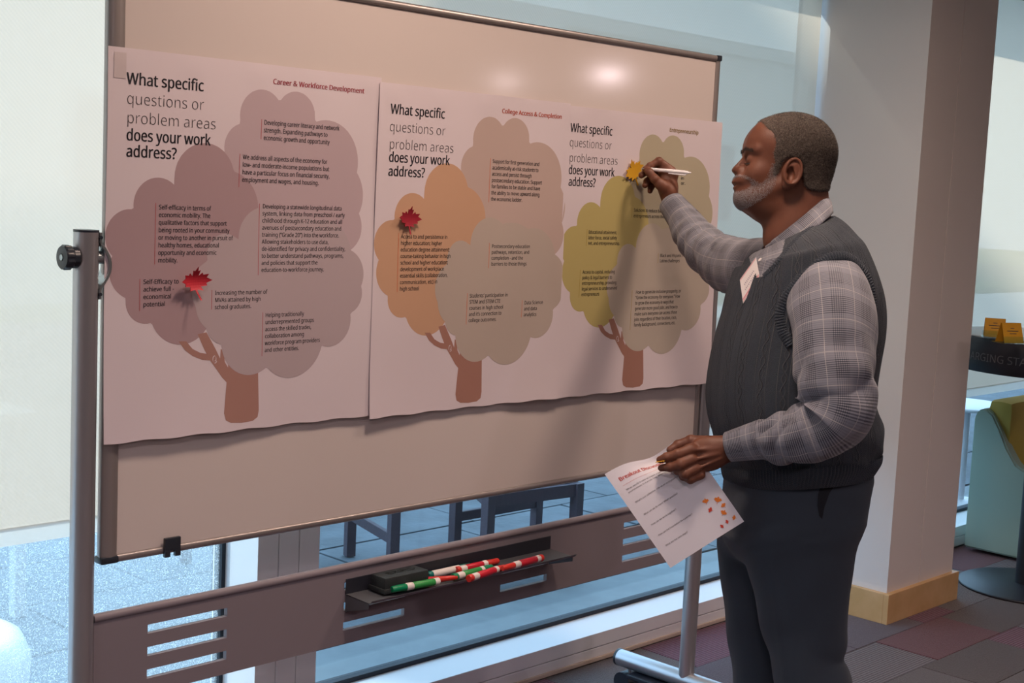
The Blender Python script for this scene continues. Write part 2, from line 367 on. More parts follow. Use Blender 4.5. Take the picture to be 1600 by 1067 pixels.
# ceiling downlights (out of view; they light the room and mirror in the board)
def downlight(x, y, label, w=LAMP_W, sz=0.22, colr=(0.98, 0.80, 0.84), spread=2.6):
    t = empty('ceiling_light', (x, y, 2.949), label, 'ceiling light', 'ceiling downlights')
    r = sz/2; MB().tube([(x, y, 2.93), (x, y, 2.9495)], r+0.015, 24).build('trim_ring', M['frame'], t)
    MB().tube([(x, y, 2.925), (x, y, 2.929)], r, 24).build('lens', M['lamp'], t)
    ld = bpy.data.lights.new('downlight', 'AREA'); ld.shape = 'DISK'; ld.size = sz; ld.energy = w; ld.color = colr; ld.spread = spread
    lo = bpy.data.objects.new('downlight_lamp', ld); col.objects.link(lo); lo.location = (x, y, 2.92)
LAB = 'round ceiling downlight with a warm lens and pale trim ring'
for x, y, w in ((2.0, 1.62, 0.95), (3.45, 1.62, 0.75), (0.2, 0.3, 0.9), (0.2, -2.2, 1.6), (2.6, -1.6, 1.6), (5.2, -1.0, 0.5), (7.8, -1.0, 0.6), (-2.0, 0.6, 1), (12.04, -5.34, 2.4), (12.42, -7.34, 1.3)):
    downlight(x, y, LAB, LAMP_W*w, colr=LAMP_COL if 1.5 < y < 1.7 else (0.98, 0.80, 0.84), spread=PI if x > 12 else 2.6, sz=0.34 if 1.5 < y < 1.7 else 0.22)

# ------------------------------------------------------------------ outside
pat = struct(MB().box((-8, 3.40, -0.2), (16, 14, -0.045)).build('floor_patio', M['stone'])); pat.name = 'ground_patio'
kerb = MB().box((-8, 3.31, -0.12), (16, 3.72, -0.02), 0.004).build('trim_10', M['kerb']); struct(kerb)
y = 3.735
for j in range(8):
    x = -1.5+random.uniform(0, 0.5); 
    while x < 9:
        ln = random.choice((0.55, 0.8, 1.0)); 
        MB().box((x+0.006, y+0.006, -0.0449), (x+ln-0.006, y+0.514, -0.02+random.uniform(-0.002, 0.002)), 0.004).build('paving_slab', M['stone'], pat)
        x += ln
    y += 0.52
struct(MB().box((-30, 14, -0.2), (60, 60, -0.06)).build('ground_lawn', M['lawn']))
# unseen tall block, added to keep the sun off the patio right of the post
sun_blocker = empty('building', (-5.2, 22.0, -0.06), 'unseen tall pale block added off to the left to block the sun', 'building')
def sun_blocker_box(a, b, name, m):
    R3 = Matrix.Rotation(math.atan2(0.51, 0.86), 3, 'Z'); v = MB().box(a, b); 
    v.v = [tuple(Vector((-5.62, 16.9, 0))+R3 @ Vector(q)) for q in v.v]; return v.build(name, M[m], sun_blocker)
sun_blocker_box((0, 0, -0.06), (46, 4, 19), 'facade', 'facade'); sun_blocker_box((-0.0, -0.02, 19), (46.3, 4.3, 19.4), 'roof', 'facade2')
# far buildings
def building(x0, x1, y0, y1, h, label, m, wins):
    t = empty('building', ((x0+x1)/2, (y0+y1)/2, 0), label, 'building')
    MB().box((x0, y0, -0.06), (x1, y1, h)).build('facade', M[m], t)
    MB().box((x0-0.2, y0-0.2, h), (x1+0.2, y1, h+0.3)).build('roof', M['facade2'], t)
    for a, b, c, d in wins:
        w = MB().box((a, y0-0.05, b), (c, y0-0.002, d)).build('window', M['facade2'], t)
        MB().box((a+.1, y0-0.07, b+.1), (c-.1, y0-0.052, d-.1)).build('pane', M['gasket'], w)
building(3, 17, 16, 20, 4.2, 'pale low building across the lawn seen through the left shade', 'facade', [(5, 1, 7, 2.6), (8.5, 1, 10.5, 2.6), (12, 1, 14, 2.6)])
building(19, 40, 20, 25, 5.0, 'grey low building seen faintly through the right shades', 'facade2', [(20+3*i, 1, 22+3*i, 3) for i in range(6)])
# slatted wooden stools on the patio
def patio_chair(P, zs, label, back=False):
    """P: four leg feet, in order round the seat"""
    c = np.mean([p for p in P], axis=0); t = empty('patio_stool', (c[0], c[1], -0.018), label, 'stool')
    def beam(a, b, w, h, name):
        a = np.array(a, float); b = np.array(b, float); d = b-a; L = np.linalg.norm(d); ang = math.atan2(d[1], d[0])
        MB().cbox(tuple((a+b)/2), (L, w, h), 0.003, Matrix.Rotation(ang, 3, 'Z')).build(name, M['stool'], t)
    ang = math.atan2(P[1][1]-P[0][1], P[1][0]-P[0][0])
    for p in P: MB().cbox((p[0], p[1], (zs-0.018)/2), (0.042, 0.042, zs+0.018-0.002), 0.003, Matrix.Rotation(ang, 3, 'Z')).build('leg', M['stool'], t)
    for i in range(4):
        a = P[i]; b = P[(i+1) % 4]
        beam((*a, zs-0.03), (*b, zs-0.03), 0.024, 0.055, 'apron'); 
        if i in (0, 2): beam((*a, 0.165), (*b, 0.165), 0.022, 0.042, 'stretcher')
    for k in range(7):
        s = (k+0.5)/7; a = np.array(P[0])*(1-s)+np.array(P[3])*s; b = np.array(P[1])*(1-s)+np.array(P[2])*s
        beam((*a, zs+0.008), (*b, zs+0.008), 0.045, 0.016, 'slat')
A_, B_, C_, D_ = [on_z(x, y, -0.02)[:2] for x, y in ((709, 872), (757, 925), (836, 846), (895, 900))]
patio_chair([tuple(A_), tuple(C_), tuple(D_), tuple(B_)], 0.385, 'dark slatted wooden stool under the middle of the whiteboard, outside on the patio')
l1 = on_z(546, 862, 0)[:2]; l2 = on_z(612, 905, 0)[:2]; dv = np.array([-0.62, 0.32])
patio_chair([tuple(l2), tuple(l1), tuple(l1+dv), tuple(l2+dv)], 0.60, 'taller dark wooden stool on the patio, beside the pale window post')
# white outdoor table + tub seat beyond the left window
p0 = on_z(27, 955, 0); t = empty('patio_table', (p0[0], p0[1]+0.3, -0.018), 'white square patio table outside the left window', 'table')
for dx, dy in ((0, 0), (0, 0.7), (-0.9, 0), (-0.9, 0.7)):
    MB().box((p0[0]+dx-.022, p0[1]+dy-.022, -0.018), (p0[0]+dx+.022, p0[1]+dy+.022, 0.70), 0.004).build('leg', M['white_plastic'], t)
MB().box((p0[0]-.95, p0[1]-.05, 0.70), (p0[0]+.05, p0[1]+.75, 0.735), 0.006).build('table_top', M['white_plastic'], t)
def lathe(name, prof, c, mat, parent=None, n=40, sq=1.0):
    v = []; f = []
    for r, z in prof:
        for k in range(n): v.append((c[0]+r*math.cos(2*PI*k/n), c[1]+r*sq*math.sin(2*PI*k/n), c[2]+z))
    for i in range(len(prof)-1):
        for k in range(n): f.append((i*n+k, i*n+(k+1) % n, (i+1)*n+(k+1) % n, (i+1)*n+k))
    f.append(tuple(range(n))[::-1]); f.append(tuple((len(prof)-1)*n+k for k in range(n)))
    return mesh_pd(name, v, f, mat, parent, True)
t = empty('tub_seat', (1.66, 3.95, -0.018), 'rounded white tub seat glaring in the sun at the lower left, outside', 'chair')
lathe('shell', [(0.20, 0), (0.27, 0.02), (0.30, 0.09), (0.305, 0.17), (0.28, 0.23), (0.22, 0.26), (0.19, 0.25), (0.17, 0.20), (0.02, 0.19)], (1.66, 3.95, -0.018), M['white_plastic'], t)
# white tables and chairs beyond the right bay
def round_table(x, y, h, r, label):
    t = empty('cafe_table', (x, y, -0.018), label, 'table', None)
    lathe('table_top', [(r-0.01, h-0.02), (r, h-0.012), (r, h-0.004), (r-0.01, h)], (x, y, 0), M['white_plastic'], t)
    MB().tube([(x, y, -0.018), (x, y, h-0.02)], 0.035).build('stem', M['white_plastic'], t, True)
    lathe('foot', [(0.22, -0.018), (0.22, -0.008), (0.05, 0.012), (0.035, 0.02)], (x, y, 0), M['white_plastic'], t)
a = on_z(1508, 630, 0.55); round_table(a[0], a[1], 0.55, 0.24, 'round white cafe table outside, just right of the column')
a = on_z(1606, 653, 0.28); round_table(a[0], a[1], 0.28, 0.30, 'low round white table outside, at the right edge of the picture')
a = on_z(1575, 690, 0.1)+np.array([0.2, 0.9, 0])
patio_chair([(a[0], a[1]), (a[0]+.4, a[1]), (a[0]+.4, a[1]+.4), (a[0], a[1]+.4)], 0.62, 'dark wooden stool outside behind the green armchair')

# ------------------------------------------------------------------ whiteboard
BX0, BX1, BZ0, BZ1 = 1.42, 3.418, 0.803, 2.020
t = wb = empty('whiteboard', (2.42, YB, 0), 'mobile whiteboard with three tree posters taped on, grey posts and lower tray panel', 'whiteboard')
MB().box((BX0+0.02, YB-0.004, BZ0+0.012), (BX1-0.01, YB+0.012, BZ1-0.012)).build('writing_surface', M['board'], t)
def rail(pts, prof, name):
    """extrude a profile (list of (a, b): a outward in plane, b toward viewer) along a straight segment"""
    (x0, z0), (x1, z1), (ox, oz) = pts; v = []; n = len(prof)
    for (x, z) in ((x0, z0), (x1, z1)):
        for a, b in prof: v.append((x+ox*a, YB-b, z+oz*a))
    f = [(i, (i+1) % n, n+(i+1) % n, n+i) for i in range(n)]+[tuple(range(n))[::-1], tuple(range(n, 2*n))]
    o = mesh_pd(name, v, f, M['alu_rail'], t); bm = bmesh.new(); bm.from_mesh(o.data); bmesh.ops.recalc_face_normals(bm, faces=bm.faces[:]); bm.to_mesh(o.data); bm.free()
    return auto_smooth(o, 0.9)
thin = [(0, 0.004), (0.001, 0.009), (0.004, 0.011), (0.012, 0.011), (0.016, 0.007), (0.016, -0.016), (0, -0.016)]
wide = [(0, 0.004), (0.0, 0.007), (0.006, 0.011), (0.016, 0.0135), (0.026, 0.012), (0.034, 0.007), (0.037, 0.0), (0.035, -0.010), (0.0, -0.016)]
rail(((BX0+0.037, BZ0+0.016), (BX1-0.016, BZ0+0.016), (0, -1)), thin, 'bottom_rail')
rail(((BX0+0.037, BZ1-0.016), (BX1-0.016, BZ1-0.016), (0, 1)), thin, 'top_rail')
rail(((BX0+0.037, BZ0+0.014), (BX0+0.037, BZ1-0.014), (-1, 0)), wide, 'side_rail')
rail(((BX1-0.018, BZ0+0.014), (BX1-0.018, BZ1-0.014), (1, 0)), [(0, .004), (.001, .009), (.004, .011), (.014, .011), (.018, .007), (.018, -.016), (0, -.016)], 'side_rail')
for x0, x1, z0, z1 in ((BX0-.001, BX0+.0385, BZ0, BZ0+.015), (BX1-.019, BX1+.001, BZ1-.016, BZ1+.001), (BX0-.001, BX0+.0385, BZ1-.015, BZ1), (BX1-.019, BX1+.001, BZ0-.001, BZ0+.015)):
    auto_smooth(MB().box((x0, YB-0.0145, z0), (x1, YB+0.017, z1), 0.004).build('corner_cap', M['plastic'], t))
# bottom clip
mb = MB(); cx = 1.583
mb.box((cx-.019, YB-.018, .811), (cx+.019, YB-.009, .838), 0.002); mb.box((cx-.019, YB-.018, .797), (cx-.006, YB-.009, .812), 0.001); mb.box((cx+.006, YB-.018, .797), (cx+.019, YB-.009, .812), 0.001)
mb.build('clip', M['plastic'], t)
# posts, brackets, knobs
for x, sgn in ((1.383, -1), (3.448, 1)):
    p = MB().tube([(x, YB, 0.085), (x, YB, 1.478)], 0.0245, 40).build('post', M['alu'], t); auto_smooth(p)
    MB().tube([(x, YB, 1.478), (x, YB, 1.4825)], 0.0248, 40).build('post_cap', M['plastic'], p)
    # knob with ribs
    n = 48; v = []; f = []; zc = 1.428
    prof = [(0.0, 0.026), (0.010, 0.026), (0.0135, 0.030), (0.026, 0.0305), (0.029, 0.027), (0.030, 0.010), (0.0285, 0.008)]
    for a, r in prof:
        for k in range(n):
            rr = r*(1.0-(0.07 if (k % 4 < 2) and 0.009 < a < 0.0285 else 0)); th = 2*PI*k/n
            v.append((x+sgn*(0.022+a), YB+rr*math.cos(th)*0.82, zc+rr*math.sin(th)*0.82))
    for i in range(len(prof)-1):
        for k in range(n): f.append((i*n+k, i*n+(k+1) % n, (i+1)*n+(k+1) % n, (i+1)*n+k))
    f.append(tuple((len(prof)-1)*n+k for k in range(n)))
    kb = mesh_pd('knob', v, f, M['plastic'], t); auto_smooth(kb, 0.5)
    MB().tube([(x+sgn*0.050, YB, zc), (x+sgn*0.053, YB, zc)], 0.006).build('knob_cap', M['steel'], kb)
    # curved bracket between post and side rail
    xi = x-sgn*0.0225; bx = MB()
    arc = [(xi, 1.478), (xi, 1.458)]+[(xi-sgn*0.022*math.sin(PI*(k+.5)/12)**0.8, 1.455-0.085*(k+.5)/12) for k in range(12)]+[(xi, 1.366), (xi, 1.346)]
    for i in range(len(arc)-1):
        (xa, za), (xb, zb) = arc[i], arc[i+1]
        nrm = np.array([-(zb-za), xb-xa]); nrm = nrm/np.linalg.norm(nrm)*0.0025
        vv = [(xa+s*nrm[0], YB+q, za+s*nrm[1]) for s in (-1, 1) for q in (-0.018, 0.018)]+[(xb+s*nrm[0], YB+q, zb+s*nrm[1]) for s in (-1, 1) for q in (-0.018, 0.018)]
        bx.add(vv, [(0, 1, 5, 4), (2, 6, 7, 3), (0, 4, 6, 2), (1, 3, 7, 5), (0, 2, 3, 1), (4, 5, 7, 6)])
    br = bx.build('pivot_bracket', M['steel'], t)
    for zz in (1.468, 1.356): MB().tube([(xi+sgn*0.001, YB-0.021, zz), (xi+sgn*0.001, YB-0.014, zz)], 0.0035, 10).build('screw', M['plastic'], br)
    ps = MB().tube([(x, YB, zc), (x-sgn*0.045, YB, zc)], 0.013, 20).build('pivot', M['steel'], t, False)
    # foot tube with casters
    ft = MB().tube([(x, YB-0.27, 0.103), (x, YB+0.27, 0.103)], 0.027, 32).build('foot_tube', M['alu'], t); auto_smooth(ft)
    for s in (-1, 1):
        MB().tube([(x, YB+s*0.268, 0.103), (x, YB+s*0.276, 0.103)], 0.0278, 32).build('end_cap', M['plastic'], ft)
        yy = YB+s*0.225
        c = MB().tube([(x, yy, 0.05), (x, yy, 0.08)], 0.006).build('caster', M['steel'], t)
        hub = MB()
        for e in (-1, 1): hub.tube([(x+e*0.008, yy+.012, 0.029), (x+e*0.024, yy+.012, 0.029)], 0.0285, 28)
        auto_smooth(hub.build('wheel', M['plastic'], c))
        hood = MB(); hood.tube([(x-0.027, yy+.012, .034), (x+0.027, yy+.012, .034)], [0.0315, 0.0315], 24); hood.build('hood', M['plastic'], c)
    MB().box((x-0.05, YB+0.03, 0.062), (x+0.012, YB+0.20, 0.076), 0.003).build('foot_plate', M['black'], t)
# lower panel with slots
PX0, PX1, PZ0, PZ1 = 1.4085, 3.4225, 0.505, 0.690
groups = [(1.533, 1.731), (2.060, 2.253), (2.590, 2.771), (3.092, 3.29)]; slots = [(0.636, 0.6555), (0.587, 0.607), (0.538, 0.558)]
xs = sorted({PX0, PX1, *[a for g in groups for a in g]}); zs = sorted({PZ0, PZ1, *[a for g in slots for a in g]})
bm = bmesh.new(); grid = {}
def gv(i, j):
    if (i, j) not in grid: grid[i, j] = bm.verts.new((xs[i], YB-0.006, zs[j]))
    return grid[i, j]
for i in range(len(xs)-1):
    for j in range(len(zs)-1):
        mx_, mz_ = (xs[i]+xs[i+1])/2, (zs[j]+zs[j+1])/2
        if any(a < mx_ < b for a, b in groups) and any(a < mz_ < b for a, b in slots): continue
        bm.faces.new((gv(i, j), gv(i+1, j), gv(i+1, j+1), gv(i, j+1)))
ext = bmesh.ops.extrude_face_region(bm, geom=bm.faces[:])
for g in ext['geom']:
    if isinstance(g, bmesh.types.BMVert): g.co.y += 0.012
bmesh.ops.recalc_face_normals(bm, faces=bm.faces[:]); me = bpy.data.meshes.new('tray_panel'); bm.to_mesh(me); bm.free()
pn = link_obj('tray_panel', me, M['panel'], t)
auto_smooth(MB().tube([(PX0, YB-0.001, PZ1+0.001), (PX1, YB-0.001, PZ1+0.001)], 0.0095, 16).build('panel_top_bead', M['panel'], t))
# tray
mb = MB(); TX0, TX1 = 2.062, 2.775; yt0, yt1 = 2.415, 2.512
def strip(mb, prof, x0, x1, th=0.0018, shear=0.0):
    n = len(prof); v = []
    for x in (x0, x1):
        for (y, z) in prof: v.append((x+(shear if x == x1 else 0)*0, y, z))
    f = [(i, i+1, n+i+1, n+i) for i in range(n-1)]
    vb = [(p[0], p[1], p[2]-th) for p in v]; k = 2*n
    f2 = [tuple(q+k for q in g)[::-1] for g in f]
    side = []
    for i in range(n-1): side += [(i, i+k, i+1+k, i+1), (n+i, n+i+1, n+i+1+k, n+i+k)]
    side += [(0, n, n+k, k), (n-1, n-1+k, 2*n-1+k, 2*n-1)]
    mb.add(v+vb, f+f2+side)
strip(mb, [(yt1, 0.628), (yt0+0.010, 0.626), (yt0+0.004, 0.629), (yt0, 0.634)], TX0, TX1)
tr = mb.build('marker_tray', M['tray'], t)
MB().box((TX0, yt1-0.0015, 0.628), (TX1, yt1+0.0015, 0.664), 0.0008).build('tray_back', M['black'], tr)
for x in (TX0, TX1-0.002):
    v = [(x, yt1, 0.628), (x, yt0+0.012, 0.626), (x, yt0+0.012, 0.612), (x, yt1, 0.585)]; v += [(p[0]+0.002, p[1], p[2]) for p in v]
    mesh_pd('tray_gusset', v, [(0, 1, 2, 3), (7, 6, 5, 4), (0, 4, 5, 1), (1, 5, 6, 2), (2, 6, 7, 3), (3, 7, 4, 0)], M['tray'], tr)

# ------------------------------------------------------------------ lettering
FONT = None
try:
    import os
    fp = os.path.join(bpy.utils.system_resource('DATAFILES'), 'fonts', 'NotoSansHebrew-Regular.woff2')
    if os.path.exists(fp): FONT = bpy.data.fonts.load(fp)
except Exception: FONT = None
_cache = {}
def glyphs(text, offset=0.0, spacing=1.0):
    key = (text, offset)
    if key in _cache: return _cache[key]
    cu = bpy.data.curves.new('t', 'FONT'); cu.body = text; cu.size = 1.0; cu.resolution_u = 2; cu.offset = offset; cu.fill_mode = 'FRONT'; cu.space_line = spacing
    if FONT: cu.font = FONT
    o = bpy.data.objects.new('t', cu); col.objects.link(o)
    dg = bpy.context.evaluated_depsgraph_get(); me = bpy.data.meshes.new_from_object(o.evaluated_get(dg))
    n = len(me.vertices); v = np.empty(n*3); me.vertices.foreach_get('co', v); v = v.reshape(-1, 3)[:, :2].copy()
    f = [tuple(p.vertices) for p in me.polygons]
    bpy.data.objects.remove(o); bpy.data.meshes.remove(me); bpy.data.curves.remove(cu)
    _cache[key] = (v, f); return v, f
def cap_h():
    v, f = glyphs('H'); return v[:, 1].max()
def text_obj(name, lines, mp, x0, x1, b0, pitch, hratio, mat, parent, offset=0.0):
    """lines laid from x0; longest line ends at x1; first baseline b0; mp maps (x, z) -> world"""
    V = []; F = []; w = 0; k = 0
    parts = []
    for i, ln in enumerate(lines):
        v, f = glyphs(ln, min(offset, 0)); v = v.copy(); parts.append((v, f)); w = max(w, v[:, 0].max() if len(v) else 0)
    sx = (x1-x0)/w; sz = pitch*hratio/cap_h()
    for i, (v, f) in enumerate(parts):
        for dx, dy in (((0, 0), (offset, offset*0.5), (offset*2, 0)) if offset > 0 else ((0, 0),)):
            for a, b in v: V.append(mp(x0+(a+dx)*sx, b0-pitch*i+(b+dy)*sz))
            F += [tuple(q+k for q in g) for g in f]; k += len(v)
    return mesh_pd(name, V, F, mat, parent)

# ------------------------------------------------------------------ posters
def poster_y(k):
    ph = k*1.7
    def f(x, z):  # x, z from the poster's top-left corner (z downwards), metres -> gap from the board
        y = 0.0035+0.0016*math.sin(8*x+ph)+0.0012*math.sin(11*z+3*x+ph)+0.0008*math.sin(23*x+9*z)
        e = max(0, z-0.60)/0.18; y += 0.007*e*e*(0.6+0.4*math.sin(9*x+ph))
        if k == 2: e = max(0, x-0.56)/0.12; y += 0.018*e*e*(0.35+0.65*z/0.78)
        y += 0.0035*max(0, math.sin(x*40)*math.exp(-((z-0.02)/0.03)**2))*0.4
        return y+0.0115
    return f
def circ_lobes(pts, sag):
    out = []; n = len(pts)
    for i in range(n):
        a = np.array(pts[i], float); b = np.array(pts[(i+1) % n], float); s = sag[i] if hasattr(sag, '__len__') else sag
        if s <= 0: out.append(tuple(a)); continue
        c = b-a; L = np.linalg.norm(c); h = s*L; R = (L*L/4+h*h)/(2*h); mid = (a+b)/2; nr = np.array([c[1], -c[0]])/L
        ctr = mid-nr*(R-h); a0 = math.atan2(*(a-ctr)[::-1]); a1 = math.atan2(*(b-ctr)[::-1])
        d = (a1-a0) % (2*PI); d = d if d < PI*2-1e-6 else 0
        if np.cross(a-ctr, b-ctr) < 0 and h < R: d = d-2*PI
        for k in range(14): th = a0+d*k/14; out.append((ctr[0]+R*math.cos(th), ctr[1]+R*math.sin(th)))
    return out
def flat_print(name, outline, mp, mat, parent, step=0.014):
    o = np.array(outline); lo = o.min(0); hi = o.max(0)
    co = [Vector((float(a), float(b))) for a, b in outline]; n = len(co)
    gx = np.arange(lo[0]+step/2, hi[0], step); gz = np.arange(lo[1]+step/2, hi[1], step)
    co += [Vector((float(a), float(b))) for a in gx for b in gz]
    vs, es, fs, *_ = delaunay_2d_cdt(co, [], [list(range(n))], 1, 1e-6)
    # keep faces inside outline
    def inside(p):
        c = False; j = n-1
        for i in range(n):
            xi, yi = outline[i]; xj, yj = outline[j]
            if (yi > p[1]) != (yj > p[1]) and p[0] < (xj-xi)*(p[1]-yi)/(yj-yi)+xi: c = not c
            j = i
        return c
    F = [f for f in fs if inside(((vs[f[0]].x+vs[f[1]].x+vs[f[2]].x)/3, (vs[f[0]].y+vs[f[1]].y+vs[f[2]].y)/3))]
    return mesh_pd(name, [mp(v.x, v.y) for v in vs], F, mat, parent)
P1 = (1.416, 1.841)
def b1(x, y): p = on_y(x, y, YB-0.015); return (p[0]-P1[0], P1[1]-p[2])
back_px = [(357, 256), (375, 193), (437, 159), (492, 191), (559, 270), (562, 334), (548, 391), (500, 470), (400, 470), (365, 330)]
left_px = [(365, 268), (273, 290), (209, 327), (176, 400), (197, 466), (236, 504), (322, 513), (402, 440), (402, 345)]
front_px = [(373, 376), (440, 336), (492, 345), (549, 391), (564, 447), (547, 489), (503, 540), (416, 573), (345, 538), (322, 513), (305, 478), (324, 408)]
trunk_px = [(362, 550), (356, 560), (355, 574), (350, 565), (349, 548), (344, 545), (343, 560), (336, 545), (322, 519), (308, 522), (318, 545), (326, 561), (338, 578), (346, 590), (352.5, 597), (347.5, 645), (350, 656), (358, 660), (375, 660), (393, 657), (401, 651), (403, 640), (402, 575), (392, 570), (380, 560), (368, 552)]
branch_px = [(278, 533), (288, 547), (300, 556), (315, 562), (328, 563), (325, 553), (312, 551), (300, 545), (290, 533)]
back_s = [.28, .42, .42, .30, .16, .22, 0, 0, 0, .1]; left_s = [.50, .36, .36, .22, .28, .30, 0, .1, .22]; front_s = [.34, .10, .22, .22, .22, .30, .30, .30, .15, .12, .25, .40]
def to_t(px): return [b1(*p) for p in px]
def lob(px, s):
    q = to_t(px); a = sum(q[i][0]*q[(i+1) % len(q)][1]-q[(i+1) % len(q)][0]*q[i][1] for i in range(len(q)))
    if a < 0: q = q[::-1]; s = s[::-1][1:]+[s[::-1][0]]
    return circ_lobes(q, s)
def star(outl, n=220):
    q = np.array(outl); c = (q.min(0)+q.max(0))/2; out = []
    a = q; b = np.roll(q, -1, 0)
    for k in range(n):
        th = 2*PI*k/n; d = np.array([math.cos(th), math.sin(th)]); e = b-a; den = d[0]*e[:, 1]-d[1]*e[:, 0]; w = a-c
        with np.errstate(divide='ignore', invalid='ignore'):
            r = (w[:, 0]*e[:, 1]-w[:, 1]*e[:, 0])/den; u = (w[:, 0]*d[1]-w[:, 1]*d[0])/den
        ok = (r > 0) & (u >= -1e-6) & (u <= 1+1e-6); out.append(c+d*(r[ok].max() if ok.any() else 0.01))
    return c, out
def crown_print(name, cs, W, mp, mat, parent, rings=14):
    c, out = cs; V = [mp(*c)]; F = []; n = len(out)
    for j in range(1, rings+1):
        for p in out:
            x, z = c+(p-c)*j/rings; V.append(mp(min(W-0.001, x), z))
    for k in range(n): F.append((0, 1+(k+1) % n, 1+k))
    for j in range(rings-1):
        for k in range(n): a = 1+j*n+k; b = 1+j*n+(k+1) % n; F.append((a, b, b+n, a+n))
    return mesh_pd(name, V, F, mat, parent)
TREE = [('back', star(lob(back_px, back_s))), ('left', star(lob(left_px, left_s))), ('trunk', to_t(trunk_px)), ('branch', to_t(branch_px)), ('front', star(lob(front_px, front_s)))]
def pmat(nm, c): return new_mat(nm, c, 0.55)
COLS = [dict(back=(0.48, 0.37, 0.40), left=(0.39, 0.27, 0.29), front=(0.45, 0.365, 0.385), trunk=(0.38, 0.205, 0.17), bar=(0.42, 0.10, 0.11), title=(0.33, 0.03, 0.05)),
        dict(back=(0.50, 0.38, 0.34), left=(0.55, 0.33, 0.21), front=(0.46, 0.385, 0.335), trunk=(0.36, 0.18, 0.14), bar=(0.60, 0.15, 0.06), title=(0.50, 0.07, 0.03)),
        dict(back=(0.45, 0.40, 0.29), left=(0.46, 0.385, 0.15), front=(0.46, 0.40, 0.34), trunk=(0.34, 0.17, 0.13), bar=(0.36, 0.25, 0.05), title=(0.24, 0.15, 0.01))]
BASE = (0.74, 0.67, 0.67)
HEAD = [[('What specific', 196.5, 131, 317, 1), ('questions or', 196.5, 162, 318, 0), ('problem areas', 196.5, 192, 336, 0), ('does your work', 196, 219, 328, 1), ('address?', 196, 244.5, 275, 1)],
        [('What specific', 608.4, 177.3, 695, 1), ('questions or', 607, 204.6, 696.4, 0), ('problem areas', 606.7, 232, 709, 0), ('does your work', 606.4, 252.4, 703, 1), ('address?', 605.6, 274.4, 664, 1)],
        [('What specific', 891, 205.7, 957.6, 1), ('questions or', 889.6, 228.5, 957, 0), ('problem areas', 889, 252.5, 965.5, 0), ('does your work', 888, 271.5, 960.4, 1), ('address?', 887.8, 290, 931, 1)]]
TITLE = [('Career & Workforce Development', 426, 131, 569), ('College Access & Completion', 785, 176.5, 877), ('Entrepreneurship', 1046, 205.7, 1089.7)]
BL = [[(['Developing career literacy and network', 'strength. Expanding pathways to', 'economic growth and opportunity'], 412.4, 194.5, 218.5, 530.6, 408.7, 186, 217.5),
       (['We address all aspects of the economy for', 'low- and moderate-income populations but', 'have a particular focus on financial security,', 'employment and wages, and housing.'], 379, 248.5, 284, 516, 374.6, 240, 292.5),
       (['Self-efficacy in terms of', 'economic mobility. The', 'qualitative factors that support', 'being rooted in your community', 'or moving to another in pursuit of', 'healthy homes, educational', 'opportunity and economic', 'mobility.'], 248.3, 327, 410, 364.5, 243.7, 317, 413),
       (['Developing a statewide longitudinal data', 'system, linking data from preschool / early', 'childhood through K-12 education and all', 'avenues of postsecondary education and', 'training (“Grade 20”) into the workforce.', 'Allowing stakeholders to use data,', 'de-identified for privacy and confidentiality,', 'to better understand pathways, programs,', 'and policies that support the', 'education-to-workforce journey.'], 411, 325.5, 425, 541, 406.5, 318, 430),
       (['Self-Efficacy to', 'achieve full -', 'economical', 'potential'], 224, 443.7, 479, 278, 219, 435.5, 486),
       (['Increasing the number of', 'MVAs attained by high', 'school graduates.'], 335.6, 461, 483, 417, 331, 453, 483.5),
       (['Helping traditionally', 'underrepresented groups', 'access the skilled trades,', 'collaboration among', 'workforce program providers', 'and other entities.'], 414, 495.5, 550, 500.6, 410.3, 488, 556)],
      [(['Support for first generation and', 'academically at-risk students to', 'access and persist through', 'postsecondary education. Support', 'for families to be stable and have', 'the ability to move upward along', 'the economic ladder.'], 771, 254.7, 313.7, 847, 768, 247, 316),
       (['Access to and persistence in', 'higher education; higher', 'education degree attainment;', 'course-taking behavior in high', 'school and higher education;', 'development of workplace', 'essential skills (collaboration,', 'communication, etc) in', 'high school'], 626.4, 372.4, 454, 703, 623, 364, 456),
       (['Postsecondary education', 'pathways, retention, and', 'completion - and the', 'barriers to those things'], 768.6, 387.4, 415, 826.6, 765.3, 379.6, 419),
       (['Students’ participation in', 'STEM and STEM CTE', 'courses in high school', 'and it’s connection to', 'college outcomes.'], 734, 465, 503.4, 791.8, 730.7, 458.4, 507),
       (['Data Science', 'and data', 'analytics'], 819.4, 475.8, 494.4, 847.6, 816.4, 469, 496)],
      [(['Solutions to reduce bar', 'entrepreneurs across the'], 989.8, 330.7, 339.6, 1036.5, 987, 324, 340),
       (['Educational attainment,', 'labor force, social safety', 'net, and entrepreneurship.'], 919.6, 365, 382.4, 968, 917.4, 358, 384.7),
       (['Black and Hispanic /', 'Latino challenges'], 1030, 401.5, 409.6, 1065.8, 1027.8, 395, 411),
       (['Access to capital, reducing', 'policy & legal barriers to', 'entrepreneurship, providing', 'legal services to underserved', 'entrepreneurs'], 910, 427.7, 462.5, 964.5, 906.8, 421, 464.8),
       (['How to generate inclusive prosperity, or', '“Grow the economy for everyone.” How', 'to grow the economy in ways that', 'generate more good jobs, and how to', 'make sure everyone can access those', 'jobs regardless of their location, race,', 'family background, connections, etc.'], 993.5, 459, 510, 1062, 988.4, 453.5, 515.4),
       (['in', 'or.'], 1062.5, 280.5, 288.5, 1069, None, 0, 0)]]
PLAB = ['poster at the left with dusty pink tree, headed Career & Workforce Development', 'middle poster with peach and orange tree, headed College Access & Completion', 'poster at the right with yellow-green tree, headed Entrepreneurship, being written beside']
